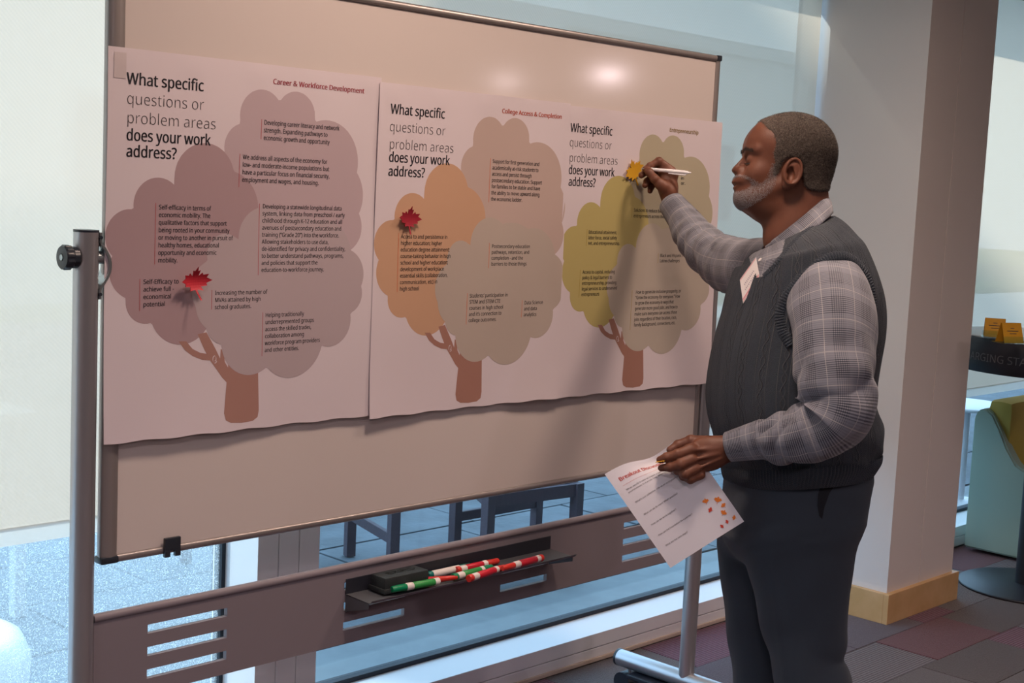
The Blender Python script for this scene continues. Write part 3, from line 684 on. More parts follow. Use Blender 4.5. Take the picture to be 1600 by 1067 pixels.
PO = [(1.416, 1.841, 0.695, 0.787), (2.104, 1.831, 0.655, 0.783), (2.749, 1.826, 0.677, 0.780)]
for k, (ox, oz, W, Hh) in enumerate(PO):
    fy = poster_y(k); lift = 0.0006*k
    def mp(x, z, e=0.0, ox=ox, oz=oz, fy=fy, lift=lift): return (ox+x, YB-fy(x, z)-lift-e, oz-z)
    nx, nz = 80, 90; v = []; f = []
    for side in (0, 1):
        for j in range(nz+1):
            for i in range(nx+1):
                x = W*i/nx; z = Hh*j/nz
                zz = z+(0.0015*math.sin(x*50+k) if j == nz else 0)
                p = mp(x, zz, 0 if side == 0 else -0.0003); v.append(p)
    N = (nx+1)*(nz+1)
    for j in range(nz):
        for i in range(nx):
            a = j*(nx+1)+i; f.append((a, a+nx+1, a+nx+2, a+1)); f.append((N+a, N+a+1, N+a+nx+2, N+a+nx+1))
    po = mesh_pd('poster', v, f, M['paper'], None, True); tag(po, PLAB[k], 'poster')
    po['_mw'] = [0.0, 0.0, 0.0]
    for li, (nm, outl) in enumerate(TREE):
        c = COLS[k][nm if nm in COLS[k] else 'trunk']; e = 0.0001+0.00006*li
        if nm in ('back', 'left', 'front'):
            crown_print('tree_crown', outl, W, lambda x, z, e=e: mp(x, z, e), pmat('print_'+nm+str(k), c), po); continue
        pts = [(a+0.0, b) for a, b in outl]
        pts = [(min(W-0.001, a), b) for a, b in pts]
        o = flat_print({'back': 'tree_crown', 'left': 'tree_crown', 'front': 'tree_crown', 'trunk': 'tree_trunk', 'branch': 'tree_branch'}[nm], pts, lambda x, z, e=e: mp(x, z, e), pmat('print_'+nm+str(k), c), po)
    # little curl mark on the trunk
    cxy = b1(334.5, 560.5); pts = [(cxy[0]+0.006*math.cos(th)*(1-th/14), cxy[1]+0.010*math.sin(th)*(1-th/14)) for th in np.linspace(0.5, 8, 30)]
    vv = []; ff = []
    for i, (a, b) in enumerate(pts):
        vv += [mp(a-0.0007, b-0.0007, 0.0005), mp(a+0.0007, b+0.0007, 0.0005)]
        if i: ff.append((2*i-2, 2*i-1, 2*i+1, 2*i))
    mesh_pd('curl_mark', vv, ff, M['paper'], po)
    E_ = 0.0005
    def T(px, py, ox=ox, oz=oz): p = on_y(px, py, YB-0.016); return p[0]-ox, oz-p[2]
    mpt = lambda x, nz_: mp(x, -nz_, E_)
    for (s, xl, yb, xr, bold) in HEAD[k]:
        x0, z0 = T(xl, yb); x1, _ = T(xr, yb)
        text_obj('heading', [s], mpt, x0, x1, -z0, 0.0365, 0.62, M['ink'] if bold else M['ink2'], po, 0.016 if bold else -0.012)
    s, xl, yb, xr = TITLE[k]; x0, z0 = T(xl, yb); x1, _ = T(xr, yb+10)
    text_obj('title', [s], mpt, x0, x1, -z0, 0.0165, 0.66, pmat('title_ink%d' % k, COLS[k]['title']), po, 0.022)
    bm_ = pmat('bar_ink%d' % k, COLS[k]['bar'])
    for (lines, xl, ya, yb, xr, bxp, by0, by1) in BL[k]:
        x0, za = T(xl, ya); _, zb = T(xl, yb); x1, _ = T(xr, (ya+yb)/2)
        pitch = (zb-za)/(len(lines)-1)
        text_obj('caption', lines, mpt, x0, x1, -za, pitch, 0.60, M['ink'], po, 0.014)
        if bxp:
            a, z0 = T(bxp, by0); _, z1 = T(bxp, by1)
            vv = []; ff = []
            for i in range(9):
                z = z0+(z1-z0)*i/8; vv += [mp(a-0.0007, z, E_), mp(a+0.0007, z, E_)]
                if i: ff.append((2*i-2, 2*i, 2*i+1, 2*i-1))
            mesh_pd('caption_bar', vv, ff, bm_, po)
    # tape strips at the corners
    for (tx, tz, tw, th) in (((0.012, 0.010, 0.026, 0.050),) if k == 0 else ()):
        q = [mp(tx+tw*i/4, tz+th*j/4, 0.0008) for j in range(5) for i in range(5)]
        mesh_pd('tape', q, [(j*5+i, j*5+i+5, j*5+i+6, j*5+i+1) for j in range(4) for i in range(4)], M['tape'] if 'tape' in M else M.setdefault('tape', new_mat('matt_tape', (0.60, 0.52, 0.53), 0.4)), po)

# ------------------------------------------------------------------ maple leaves stuck to the posters
MAPLE = [(0, 1.0), (.10, .74), (.22, .80), (.19, .46), (.40, .64), (.46, .52), (.76, .56), (.68, .36), (.98, .20), (.66, .04), (.70, -.10), (.34, -.14), (.42, -.36), (.10, -.30), (.05, -.36), (.04, -.85), (-.04, -.85), (-.05, -.36), (-.10, -.30), (-.42, -.36), (-.34, -.14), (-.70, -.10), (-.66, .04), (-.98, .20), (-.68, .36), (-.76, .56), (-.46, .52), (-.40, .64), (-.19, .46), (-.22, .80), (-.10, .74)]
def leaf(c, R, rot, mat, label, bend, name='maple_leaf', frame=None, base=0.016, th=0.0018):
    co = [Vector((a, b)) for a, b in MAPLE]; n = len(co); co += [Vector((a, b)) for a in np.arange(-.9, 1, .15) for b in np.arange(-.8, 1, .15)]
    vs, es, fs, *_ = delaunay_2d_cdt(co, [], [list(range(n))], 1, 1e-6)
    ca, sa = math.cos(rot), math.sin(rot); V = []; m = len(vs)
    for s in (0, th):
        for v in vs:
            x, z = v.x*R, v.y*R; X = x*ca-z*sa; Z = x*sa+z*ca
            off = base+bend(v.x, v.y)
            V.append((c[0]+X, YB-off-s, c[2]+Z) if frame is None else tuple(frame(X, Z, off+s)))
    F = [tuple(f)[::-1] for f in fs]+[tuple(q+m for q in f) for f in fs]
    cnt = {}
    for f in fs:
        for i in range(len(f)):
            e = (f[i], f[(i+1) % len(f)]); cnt[e] = cnt.get(e, 0)+1
    F += [(a, b, b+m, a+m) for (a, b) in cnt if (b, a) not in cnt]
    o = mesh_pd(name, V, F, mat); tag(o, label, 'paper leaf'); return o
p = on_y(304, 444, YB-0.03); leaf(p, 0.037, 0.05, M['leaf_red'], 'red maple leaf cut-out stuck on the left poster, curling outward', lambda a, b: 0.016*(b-0.1)**2*(1.6 if b < 0.1 else 1.2)+0.014+0.010*a*a)
p = on_y(640, 346, YB-0.025); leaf(p, 0.036, -0.05, M['leaf_red2'], 'dark red maple leaf cut-out stuck on the middle poster', lambda a, b: 0.010*(b-0.1)**2+0.006+0.006*a*a)
p = on_y(991, 271, YB-0.02); leaf(p, 0.042, 0.45, M['leaf_yellow'], 'yellow maple leaf cut-out on the right poster, at the pen tip', lambda a, b: 0.004*(b-0.1)**2+0.003+0.005*a*a)

# ------------------------------------------------------------------ markers and eraser on the tray
def marker(p0, p1, spec, label, tiph=None):
    """p0 -> p1 axis; spec: list of (t0, t1, radius, material)"""
    p0 = np.array(p0); p1 = np.array(p1); d = p1-p0; t = empty('marker', tuple((p0+p1)/2-np.array([0, 0, 0.009])), label, 'marker', None)
    for nm, a, b, r0, r1, m in spec:
        auto_smooth(MB().tube([p0+d*a, p0+d*(a+0.012), p0+d*(b-0.012), p0+d*b], [r0*0.9, r0, r1, r1*0.9], 20).build(nm, M[m], t))
R_ = 0.0088
def zz(px, py, r=R_): return on_z(px, py, 0.6275+r+0.001)
def norm_len(a, b, L=0.128):
    d = b-a; return a, a+d/np.linalg.norm(d)*L
a, b = norm_len(on_z(612, 921, .642), on_z(684, 908, .642), 0.140)
marker(a, b, [('cap', 0, .30, .0078, .0088, 'green'), ('band', .30, .44, .0093, .0093, 'marker_white'), ('barrel', .44, .90, .0090, .0090, 'greenlab'), ('end', .90, 1, .0092, .0092, 'marker_white')], 'green marker with white band lying at the front left of the tray')
a, b = norm_len(zz(642, 912), zz(722, 904), 0.135)
marker(a+[0, .014, 0], b+[0, .014, 0], [('barrel', 0, .5, .0088, .0088, 'redlab'), ('cap', .5, 1, .0085, .0055, 'red')], 'red marker behind the front green one, tapering cap to the right')
a, b = norm_len(zz(668, 899), zz(734, 884), 0.148)
marker(a, b, [('end', 0, .10, .0095, .0095, 'teal'), ('barrel', .10, .74, .0092, .0090, 'marker_white'), ('cap', .74, 1, .0088, .0075, 'teal')], 'white marker with teal ends at the back beside the eraser')
a, b = norm_len(zz(713, 891), zz(779, 876), 0.150)
marker(a, b, [('end', 0, .08, .0094, .0094, 'red'), ('band', .08, .22, .0092, .0092, 'marker_white'), ('barrel', .22, .62, .0092, .0092, 'redlab'), ('collar', .62, .72, .0092, .0092, 'marker_white'), ('cap', .72, 1, .0088, .0075, 'red')], 'red marker at the back, leaning beside the white one')
a, b = norm_len(zz(708, 902), zz(768, 886), 0.145)
marker(a, b, [('end', 0, .10, .0095, .0095, 'green'), ('band', .10, .26, .0092, .0092, 'marker_white'), ('barrel', .26, .70, .0092, .0090, 'greenlab'), ('collar', .70, .78, .009, .009, 'marker_white'), ('cap', .78, 1, .0087, .0075, 'green')], 'green marker lying in the middle between two red ones')
a, b = norm_len(zz(732, 904), zz(791, 885), 0.150)
marker(a, b, [('end', 0, .10, .0096, .0096, 'red'), ('band', .10, .25, .0093, .0093, 'marker_white'), ('barrel', .25, .72, .0093, .0093, 'redlab'), ('collar', .72, .80, .0092, .0092, 'marker_white'), ('cap', .80, 1, .0087, .0072, 'red')], 'red marker in front of the middle green one')
a, b = norm_len(on_z(785, 888, .643), on_z(844, 872, .643), 0.160)
marker(a, b, [('cap', 0, .28, .0072, .0086, 'red'), ('collar', .28, .42, .0092, .0092, 'marker_white'), ('barrel', .42, .84, .0093, .0093, 'redlab'), ('band', .84, .93, .0093, .0093, 'marker_white'), ('end', .93, 1, .0095, .0095, 'red')], 'red marker farthest right on the tray edge')
er = empty('eraser', (2.190, 2.468, 0.6285), 'black whiteboard eraser with embossed lettering at the left of the tray', 'eraser')
rotE = Matrix.Rotation(-0.02, 3, 'Z')
ec = np.array([2.196, 2.472, 0.650])
auto_smooth(MB().cbox(tuple(ec), (0.138, 0.056, 0.040), 0.006, rotE).build('body', M['rubber'], er), 0.5)
auto_smooth(MB().cbox(tuple(ec+[0, 0, -0.013]), (0.146, 0.062, 0.013), 0.004, rotE).build('felt', M['rubber'], er), 0.5)
text_obj('lettering', ['EXPO'], lambda x, z: tuple(ec+[x, z*0.9, 0.0206]), -0.045, 0.045, -0.008, 0.03, 0.7, new_mat('embossed_rubber', (0.05, 0.055, 0.055), 0.4), er, 0.03)

# ------------------------------------------------------------------ charging table, card holders and armchair
C0 = (5.80, 2.475); TZ = 1.088; RT = 0.375
t = empty('charging_table', (C0[0], C0[1], 0), 'tall black round table with a curved rim lettered CHARGING STATION', 'table')
lathe('base_disc', [(0.283, 0.0), (0.285, 0.006), (0.278, 0.010), (0.06, 0.018), (0.05, 0.02)], (C0[0], C0[1], 0), M['black'], t, 72)
auto_smooth(MB().tube([(C0[0], C0[1], 0.018), (C0[0], C0[1], TZ-0.13)], 0.048, 40).build('pedestal', M['black'], t))
lathe('rim', [(RT-.02, TZ-0.148), (RT, TZ-0.145), (RT, TZ-0.006), (RT-0.006, TZ-0.003), (RT-.02, TZ-.003)], (C0[0], C0[1], 0), M['black'], t, 96)
lathe('table_top', [(RT-0.008, TZ-0.006), (RT-0.006, TZ), (RT-0.012, TZ+0.003), (0.01, TZ+0.003)], (C0[0], C0[1], 0), M['tabletop'], t, 96)
v, f = glyphs('CHARGING STATION'); V = []; wtxt = v[:, 0].max()
LX = 0.057; sx0 = glyphs('CHARGING')[0][:, 0].max()+0.28
best = min((k*0.001 for k in range(3142, 6283)), key=lambda th: abs(to_pxl(C0[0]+RT*math.cos(th), C0[1]+RT*math.sin(th), TZ-.07)-1568) if (math.cos(th)*fw[0]+math.sin(th)*fw[1]) < -0.3 else 1e9)
for a, b in v:
    th = best+((a-sx0)*LX)/RT; V.append((C0[0]+(RT+0.0008)*math.cos(th), C0[1]+(RT+0.0008)*math.sin(th), TZ-0.098+b*0.055))
mesh_pd('lettering', V, f, M['grey_letter'], t)
def tent(px, py, px2, yaw, label, w=0.085, h=0.075):
    p = on_z(px, py, TZ+0.003); t = empty('card_holder', tuple(p), label, 'card holder'); R3 = Matrix.Rotation(yaw, 3, 'Z')
    def q(x, y, z): r = R3 @ Vector((x, y, z)); return (p[0]+r.x, p[1]+r.y, p[2]+r.z)
    mb = MB(); th = 0.0008; d = 0.032
    for s in (-1, 1):
        mb.add([q(-w/2, s*d, .004), q(w/2, s*d, .004), q(w/2, s*0.004, h), q(-w/2, s*0.004, h), q(-w/2, s*(d-.002), .004), q(w/2, s*(d-.002), .004), q(w/2, s*0.002, h), q(-w/2, s*0.002, h)], [(0, 1, 2, 3), (7, 6, 5, 4), (0, 4, 5, 1), (1, 5, 6, 2), (2, 6, 7, 3), (3, 7, 4, 0)])
    mb.build('folded_card', M['card'], t)
    mb = MB(); mb.add([q(-w/2-.012, -d-.012, .001), q(w/2+.012, -d-.012, .001), q(w/2+.012, d+.012, .001), q(-w/2-.012, d+.012, .001), q(-w/2-.012, -d-.012, .004), q(w/2+.012, -d-.012, .004), q(w/2+.012, d+.012, .004), q(-w/2-.012, d+.012, .004)], [(3, 2, 1, 0), (4, 5, 6, 7), (0, 1, 5, 4), (1, 2, 6, 5), (2, 3, 7, 6), (3, 0, 4, 7)])
    mb.add([q(-w/2-.01, -d-.008, .004), q(w/2+.01, -d-.008, .004), q(w/2+.01, -d-.008, .030), q(-w/2-.01, -d-.008, .030), q(-w/2-.01, -d-.006, .004), q(w/2+.01, -d-.006, .004), q(w/2+.01, -d-.006, .030), q(-w/2-.01, -d-.006, .030)], [(0, 1, 2, 3), (7, 6, 5, 4), (0, 4, 5, 1), (1, 5, 6, 2), (2, 6, 7, 3), (3, 7, 4, 0)])
    mb.build('acrylic_stand', M['acrylic'], t)
    for zc, ww in ((0.058, 0.016), (0.048, 0.05), (0.038, 0.03)):
        yy = -(d+(0.004-d)*(zc-.004)/(h-.004))-0.0008
        mesh_pd('print_line', [q(-ww/2, yy, zc), q(ww/2, yy, zc), q(ww/2, yy+.0006, zc+.0025), q(-ww/2, yy+.0006, zc+.0025)], [(0, 1, 2, 3)], M['ink2'], t)
tent(1553, 527, 0, -1.05, 'yellow folded card in clear holder, rear left of the two on the tall table', 0.08, 0.078)
tent(1577, 536, 0, -0.55, 'yellow folded card in clear holder, nearer of the two on the tall table', 0.085, 0.080)
# armchair: green shell with yellow inside
ax, ay = 6.17, 2.95
t = empty('armchair', (ax+0.35, ay-0.33, 0), 'green armchair with yellow inner back, beside the tall table', 'armchair')
def side_panel(x0, x1):
    prof = [(0.0, 0.02), (0.0, 0.64), (0.015, 0.675), (0.05, 0.69), (0.09, 0.665), (0.13, 0.60), (0.17, 0.52), (0.22, 0.45), (0.30, 0.41), (0.62, 0.39), (0.64, 0.36), (0.64, 0.02)]
    n = len(prof); bm = bmesh.new()
    vs = [[bm.verts.new((x, ay-a, b)) for a, b in prof] for x in (x0, x1)]
    bm.faces.new(vs[0]); bm.faces.new(vs[1][::-1])
    for i in range(n): bm.faces.new((vs[0][i], vs[1][i], vs[1][(i+1) % n], vs[0][(i+1) % n]))
    bmesh.ops.recalc_face_normals(bm, faces=bm.faces[:]); bmesh.ops.bevel(bm, geom=bm.edges[:], offset=0.008, segments=3, affect='EDGES', clamp_overlap=True)
    me = bpy.data.meshes.new('side_panel'); bm.to_mesh(me); bm.free(); auto_smooth(link_obj('side_panel', me, M['chair_green'], t), 0.7)
side_panel(ax, ax+0.07); side_panel(ax+0.60, ax+0.67)
auto_smooth(MB().box((ax+0.06, ay-0.06, 0.02), (ax+0.61, ay-0.005, 0.67), 0.02).build('back_shell', M['chair_green'], t), 0.7)
auto_smooth(MB().box((ax+0.03, ay-0.17, 0.30), (ax+0.64, ay-0.04, 0.735), 0.05).build('back_cushion', M['chair_yellow'], t), 0.7)
auto_smooth(MB().box((ax+0.07, ay-0.63, 0.06), (ax+0.60, ay-0.16, 0.36), 0.03).build('seat_cushion', M['chair_yellow'], t), 0.7)
#PERSON#
# ------------------------------------------------------------------ signed-distance modelling for the figure
def smin(a, b, k):
    h = np.clip(0.5+0.5*(b-a)/k, 0, 1); return b*(1-h)+a*h-k*h*(1-h)
def smax(a, b, k): return -smin(-a, -b, k)
def ell(P, c, r, rot=None):
    q = P-np.array(c, float)
    if rot is not None: q = q @ np.array(rot)
    q1 = q/np.array(r, float); k0 = np.linalg.norm(q1, axis=-1); k1 = np.linalg.norm(q1/np.array(r, float), axis=-1)
    return k0*(k0-1)/np.maximum(k1, 1e-6)
def cone(P, a, b, ra, rb, zs=1.0):
    a = np.array(a, float); b = np.array(b, float); d = b-a; q = P-a
    if zs != 1.0: q = q*np.array([1, 1, zs]); d = d*np.array([1, 1, zs])
    t = np.clip((q @ d)/(d @ d), 0, 1); return np.linalg.norm(q-t[..., None]*d, axis=-1)-(ra+(rb-ra)*t)
def poly2(P, pts):
    x, y = P[..., 0], P[..., 1]; pts = np.array(pts, float); n = len(pts); d = np.full(x.shape, 1e9); ins = np.zeros(x.shape, bool)
    for i in range(n):
        a = pts[i]; b = pts[(i+1) % n]; e = b-a; wx, wy = x-a[0], y-a[1]
        t = np.clip((wx*e[0]+wy*e[1])/(e @ e), 0, 1); d = np.minimum(d, (wx-e[0]*t)**2+(wy-e[1]*t)**2)
        c = ((a[1] > y) != (b[1] > y)); xi = (b[0]-a[0])*(y-a[1])/((b[1]-a[1]) if b[1] != a[1] else 1e-9)+a[0]; ins ^= c & (x < xi)
    d = np.sqrt(d); return np.where(ins, -d, d)
def smooth_poly(pts, it=2):
    for _ in range(it):
        q = []
        for i in range(len(pts)):
            a = np.array(pts[i], float); b = np.array(pts[(i+1) % len(pts)], float); q += [a*.75+b*.25, a*.25+b*.75]
        pts = q
    return [tuple(p) for p in pts]
def rotz(deg):
    a = math.radians(deg); return [[math.cos(a), math.sin(a), 0], [-math.sin(a), math.cos(a), 0], [0, 0, 1]]
def surface_net(fn, lo, hi, h):
    ax = [np.arange(lo[i], hi[i]+h, h) for i in range(3)]; X = np.stack(np.meshgrid(*ax, indexing='ij'), -1)
    V = fn(X.reshape(-1, 3)).reshape(X.shape[:3]); n = np.array(V.shape); S = V < 0
    c = [S[i:n[0]-1+i, j:n[1]-1+j, k:n[2]-1+k] for i in (0, 1) for j in (0, 1) for k in (0, 1)]
    s = sum(q.astype(int) for q in c); act = (s > 0) & (s < 8); idx = -np.ones(act.shape, int); idx[act] = np.arange(act.sum())
    cells = np.argwhere(act); acc = np.zeros((len(cells), 3)); cnt = np.zeros(len(cells))
    cor = [(i, j, k) for i in (0, 1) for j in (0, 1) for k in (0, 1)]
    for a in range(8):
        for b in range(a+1, 8):
            A, B = np.array(cor[a]), np.array(cor[b])
            if np.abs(A-B).sum() != 1: continue
            va = V[tuple((cells+A).T)]; vb = V[tuple((cells+B).T)]; m = (va < 0) != (vb < 0)
            t = np.where(m, va/np.where(m, va-vb, 1), 0); acc[m] += (A+(B-A)*t[:, None])[m]; cnt[m] += 1
    verts = np.array(lo)+(cells+acc/cnt[:, None])*h; faces = []
    for axis in range(3):
        o1, o2 = [(1, 2), (2, 0), (0, 1)][axis]
        sl0 = [slice(None)]*3; sl1 = [slice(None)]*3; sl0[axis] = slice(0, -1); sl1[axis] = slice(1, None)
        a = S[tuple(sl0)]; b = S[tuple(sl1)]; e = np.argwhere(a != b); e = e[(e[:, o1] > 0) & (e[:, o2] > 0) & (e[:, o1] < n[o1]-1) & (e[:, o2] < n[o2]-1)]
        fl = a[tuple(e.T)]; q = []
        for d1, d2 in ((1, 1), (0, 1), (0, 0), (1, 0)):
            g = e.copy(); g[:, o1] -= d1; g[:, o2] -= d2; q.append(idx[tuple(g.T)])
        q = np.stack(q, 1); q[~fl] = q[~fl][:, ::-1]; faces.append(q)
    F = np.concatenate(faces); F = F[(F >= 0).all(1)]
    return verts, F
def net_world(fn, lo, hi, h, d0):
    """fn in picture-scaled body units: x right, y down, z away, one unit = d0/F_PX metres"""
    v, f = surface_net(fn, lo, hi, h); s = d0/F_PX
    w = EYE+d0*(((v[:, 0]-800)/F_PX)[:, None]*rt-((v[:, 1]-533.5)/F_PX)[:, None]*up+fw)+(v[:, 2]*s)[:, None]*fw
    return w, f
def aff(x, y, z, d0): return EYE+d0*(((x-800)/F_PX)*rt-((y-533.5)/F_PX)*up+fw)+z*d0/F_PX*fw

DM = 3.25; PS = DM/F_PX
pb = on_z(1240, 1395, 0.0); base = aff(1232, 1392, 0, DM)
man = empty('person', (base[0], base[1], 0.0), 'grey-haired man in cable-knit sweater vest and checked shirt writing on the right poster', 'person')

# ---- head (units: picture pixels at DM)
PROF = [(1184, 192), (1175, 201), (1168, 211), (1163.5, 222), (1161, 233), (1161.5, 240), (1161, 245), (1154, 253), (1146, 261), (1143, 266), (1145, 270), (1150.5, 273), (1148.5, 277), (1144.5, 281), (1142.5, 285), (1147.5, 289), (1145.5, 293), (1145, 297), (1148, 301), (1147, 308), (1147.5, 318), (1152, 324), (1160, 328), (1168, 333), (1178, 341), (1186, 351), (1190, 362), (1194, 420), (1304, 420), (1297, 345), (1291, 310), (1290, 292), (1298, 276), (1304, 262), (1305.5, 245), (1302, 226), (1294, 208), (1281, 193), (1262, 183), (1238, 179), (1215, 180.5), (1198, 185)]
PROFS = smooth_poly(PROF, 1)
def head_sdf(P):
    d = ell(P, (1237, 236, 0), (69, 58, 54))
    d = smin(d, ell(P, (1203, 226, 0), (43, 40, 46)), 12)
    d = smin(d, ell(P, (1199, 268, 0), (39, 52, 41)), 14)
    d = smin(d, ell(P, (1192, 302, 0), (43, 28, 36)), 12)
    d = smin(d, ell(P, (1161, 312, 0), (15, 15, 19)), 10)
    for s in (-1, 1):
        d = smin(d, cone(P, (1226, 288, 36*s), (1172, 314, 19*s), 13, 12), 12)
        d = smin(d, ell(P, (1181, 274, 26*s), (18, 17, 14)), 12)
        d = smin(d, cone(P, (1165, 239, 9*s), (1178, 238, 33*s), 5, 5.5), 9)
        d = smax(d, -ell(P, (1161, 252, 19*s), (8, 7, 9)), 7)
        d = smin(d, ell(P, (1173, 253, 20*s), (10.2, 9.6, 11)), 2.5)
        d = smin(d, cone(P, (1165, 261, 14*s), (1178, 263, 26*s), 2.5, 3), 5)
    d = smin(d, cone(P, (1166, 243, 0), (1150.5, 262, 0), 5.5, 9.0), 5)
    d = smin(d, ell(P, (1151.5, 264.5, 0), (8.5, 7.5, 8.5)), 4)
    for s in (-1, 1):
        d = smin(d, ell(P, (1157.5, 267, 9.5*s), (8.5, 6.5, 6)), 3)
        d = smax(d, -ell(P, (1153.5, 272.5, 5.5*s), (4, 2.4, 2.6)), 1.5)
    d = smin(d, ell(P, (1159, 283, 0), (15, 13, 24)), 10)
    d = smin(d, ell(P, (1151, 285, 0), (8, 3.2, 13), rotz(-10)), 3)
    d = smin(d, ell(P, (1152.5, 293, 0), (8, 3.6, 12)), 3)
    d = smax(d, -(ell(P, (1146, 289.3, 0), (9, 0.7, 14))), 1.4)
    # neck and fleshy throat
    d = smin(d, cone(P, (1246, 280, 0), (1246, 370, 0), 50, 54, 1.22), 16)
    d = smin(d, ell(P, (1200, 322, 0), (40, 26, 32)), 14)
    for k in range(3): d = d+0.5*np.exp(-((P[..., 1]-(300+k*9)-(P[..., 0]-1285)*0.25)/1.8)**2)*np.clip((P[..., 0]-1268)/20, 0, 1)
    d = smax(d, poly2(P, PROFS), 2.5)
    for s in (-1, 1):
        e = ell(P, (1226.5, 277, 53*s), (15.5, 23, 6.5), rotz(-14))
        e = smin(e, ell(P, (1219, 293, 51*s), (8, 9, 5)), 3)
        rim = np.abs(ell(P, (1227.5, 275, 57*s), (12.5, 19.5, 60), rotz(-14)))-2.3
        rim = smax(rim, np.abs(P[..., 2]-56*s)-4.6, 2); rim = smax(rim, -(P[..., 1]-296)*-1, 2)
        e = smax(e, -ell(P, (1224.5, 279, 61*s), (7.5, 12.5, 9.5), rotz(-10)), 1.4)
        e = smin(e, rim, 1.6)
        e = smin(e, cone(P, (1229, 266, 57*s), (1232, 283, 57*s), 1.6, 1.8), 1.5)
        e = smin(e, ell(P, (1216.5, 282, 56*s), (4, 5, 3.5)), 2)
        d = smin(d, e, 2.5)
    return d
hv, hf = net_world(head_sdf, (1136, 172, -72), (1312, 416, 72), 1.55, DM)

# ---- hands; finger = list of joints with radii
def finger(P, pts, rs, k=1.8):
    d = None
    for i in range(len(pts)-1):
        e = cone(P, pts[i], pts[i+1], rs[i], rs[i+1]); d = e if d is None else smin(d, e, k)
    for i in range(1, len(pts)-1): d = smin(d, ell(P, pts[i], (rs[i]*1.1,)*3), 1.5)
    return d
DR = 3.86
def hand_r(P):
    d = ell(P, (1044, 285, 6), (15, 23, 12), rotz(18))
    d = smin(d, cone(P, (1037, 262, 10), (1052, 272, 6), 8.5, 9), 6)
    d = smin(d, cone(P, (1043, 296, 4), (1050, 322, 0), 14, 13), 8)
    d = smin(d, cone(P, (1050, 322, 0), (1075, 352, -30), 13, 14), 6)
    d = smin(d, cone(P, (1046, 300, -4), (1031, 290, -9), 9.5, 8), 7)
    th = finger(P, [(1036, 293, -8), (1022, 281, -11), (1014, 270, -6), (1011.5, 266, -3)], [8.5, 6.6, 6.2, 5.2]); d = smin(d, th, 4)
    ix = finger(P, [(1050, 266, 8), (1030, 251.5, 4), (1016, 259, 2), (1008, 264, 2)], [7.5, 6.3, 5.3, 4.6]); d = smin(d, ix, 3)
    md = finger(P, [(1051, 272, 15), (1026, 259, 16), (1011, 267, 14), (1003, 273, 10)], [7.5, 6.2, 5.4, 4.7]); d = smin(d, md, 2)
    rg = finger(P, [(1049, 283, 20), (1024, 270, 24), (1013, 281, 20), (1009, 288, 13)], [7.2, 6.0, 5.2, 4.6]); d = smin(d, rg, 2)
    pk = finger(P, [(1046, 294, 22), (1026, 283, 27), (1019, 291, 22), (1017, 297, 14)], [6.4, 5.2, 4.6, 4.1]); d = smin(d, pk, 2)
    return d
rv, rf = net_world(hand_r, (990, 235, -48), (1095, 370, 44), 0.95, DR)
DL = 3.05
def hand_l(P):
    d = ell(P, (1105, 710, 2), (32, 27, 12), rotz(4))
    d = smin(d, cone(P, (1118, 704, 2), (1160, 696, 0), 21, 22, 1.25), 12)
    d = smin(d, cone(P, (1160, 696, 0), (1195, 688, 2), 22, 24, 1.2), 8)
    for c, r in (((1078, 702, -4), 9), ((1076, 718, -7), 9.5), ((1082, 732, -6), 9), ((1090, 742, -2), 8)): d = smin(d, ell(P, c, (r+3, r, r)), 5)
    for a, b in (((1080, 702, -10), (1120, 700, -12)), ((1080, 718, -12), (1120, 708, -13)), ((1086, 732, -10), (1124, 716, -12))): d = smin(d, cone(P, a, b, 2.6, 1.2), 5)
    th = finger(P, [(1108, 692, 12), (1082, 690, 18), (1062, 697, 18), (1049, 704, 14)], [11, 9, 8, 6.2]); d = smin(d, th, 5)
    ix = finger(P, [(1080, 702, -4), (1058, 709, -9), (1041, 714, -6), (1031, 718, -2)], [9.5, 8.2, 7.2, 5.8]); d = smin(d, ix, 2.2)
    md = finger(P, [(1080, 717, -7), (1062, 724, -14), (1046, 729, -8), (1033, 731, -2)], [9.5, 8.3, 7.0, 5.4]); d = smin(d, md, 2.0)
    rg = finger(P, [(1086, 731, -6), (1069, 739, -12), (1059, 735, 0), (1054, 729, 8)], [9.2, 8.0, 6.8, 5.6]); d = smin(d, rg, 2.0)
    pk = finger(P, [(1094, 741, -2), (1078, 748, -6), (1068, 745, 4), (1064, 738, 10)], [8, 7, 6, 5]); d = smin(d, pk, 2.0)
    for c in ((1062, 723, -22), (1069, 738, -19.5)): 
        for k in (-3, 0, 3): d = d+0.45*np.exp(-((P[..., 0]-c[0]-k)/0.9)**2-((P[..., 1]-c[1])/6)**2)*(P[..., 2] < -6)
    return d
lv, lf = net_world(hand_l, (1018, 660, -44), (1200, 765, 44), 1.3, DL)
# ---- torso core, arms and legs beneath the clothes (coarse)
def core(P):
    d = cone(P, (1246, 395, 0), (1250, 440, 0), 34, 60, 0.9)
    d = smin(d, ell(P, (1258, 450, 0), (84, 60, 118)), 30)
    d = smin(d, ell(P, (1240, 610, 0), (104, 130, 118)), 40)
    d = smin(d, ell(P, (1245, 750, 0), (95, 90, 110)), 40)
    for s, x in ((-1, 1248), (1, 1205)): d = smin(d, cone(P, (x, 800, 58*s), (x-5, 1330, 62*s), 50, 30), 20)
    d = smin(d, cone(P, (1268, 456, -100), (1259, 610, -196), 30, 28), 12); d = smin(d, cone(P, (1259, 622, -198), (1167, 674, -171), 24, 17), 6)
    d = smin(d, cone(P, (1205, 414, 100), (1159, 395, 222), 26, 22), 6); d = smin(d, cone(P, (1159, 395, 222), (1114, 313, 366), 21, 15), 5)
    return d
bv, bf = net_world(core, (1040, 320, -230), (1390, 1370, 370), 12, DM)
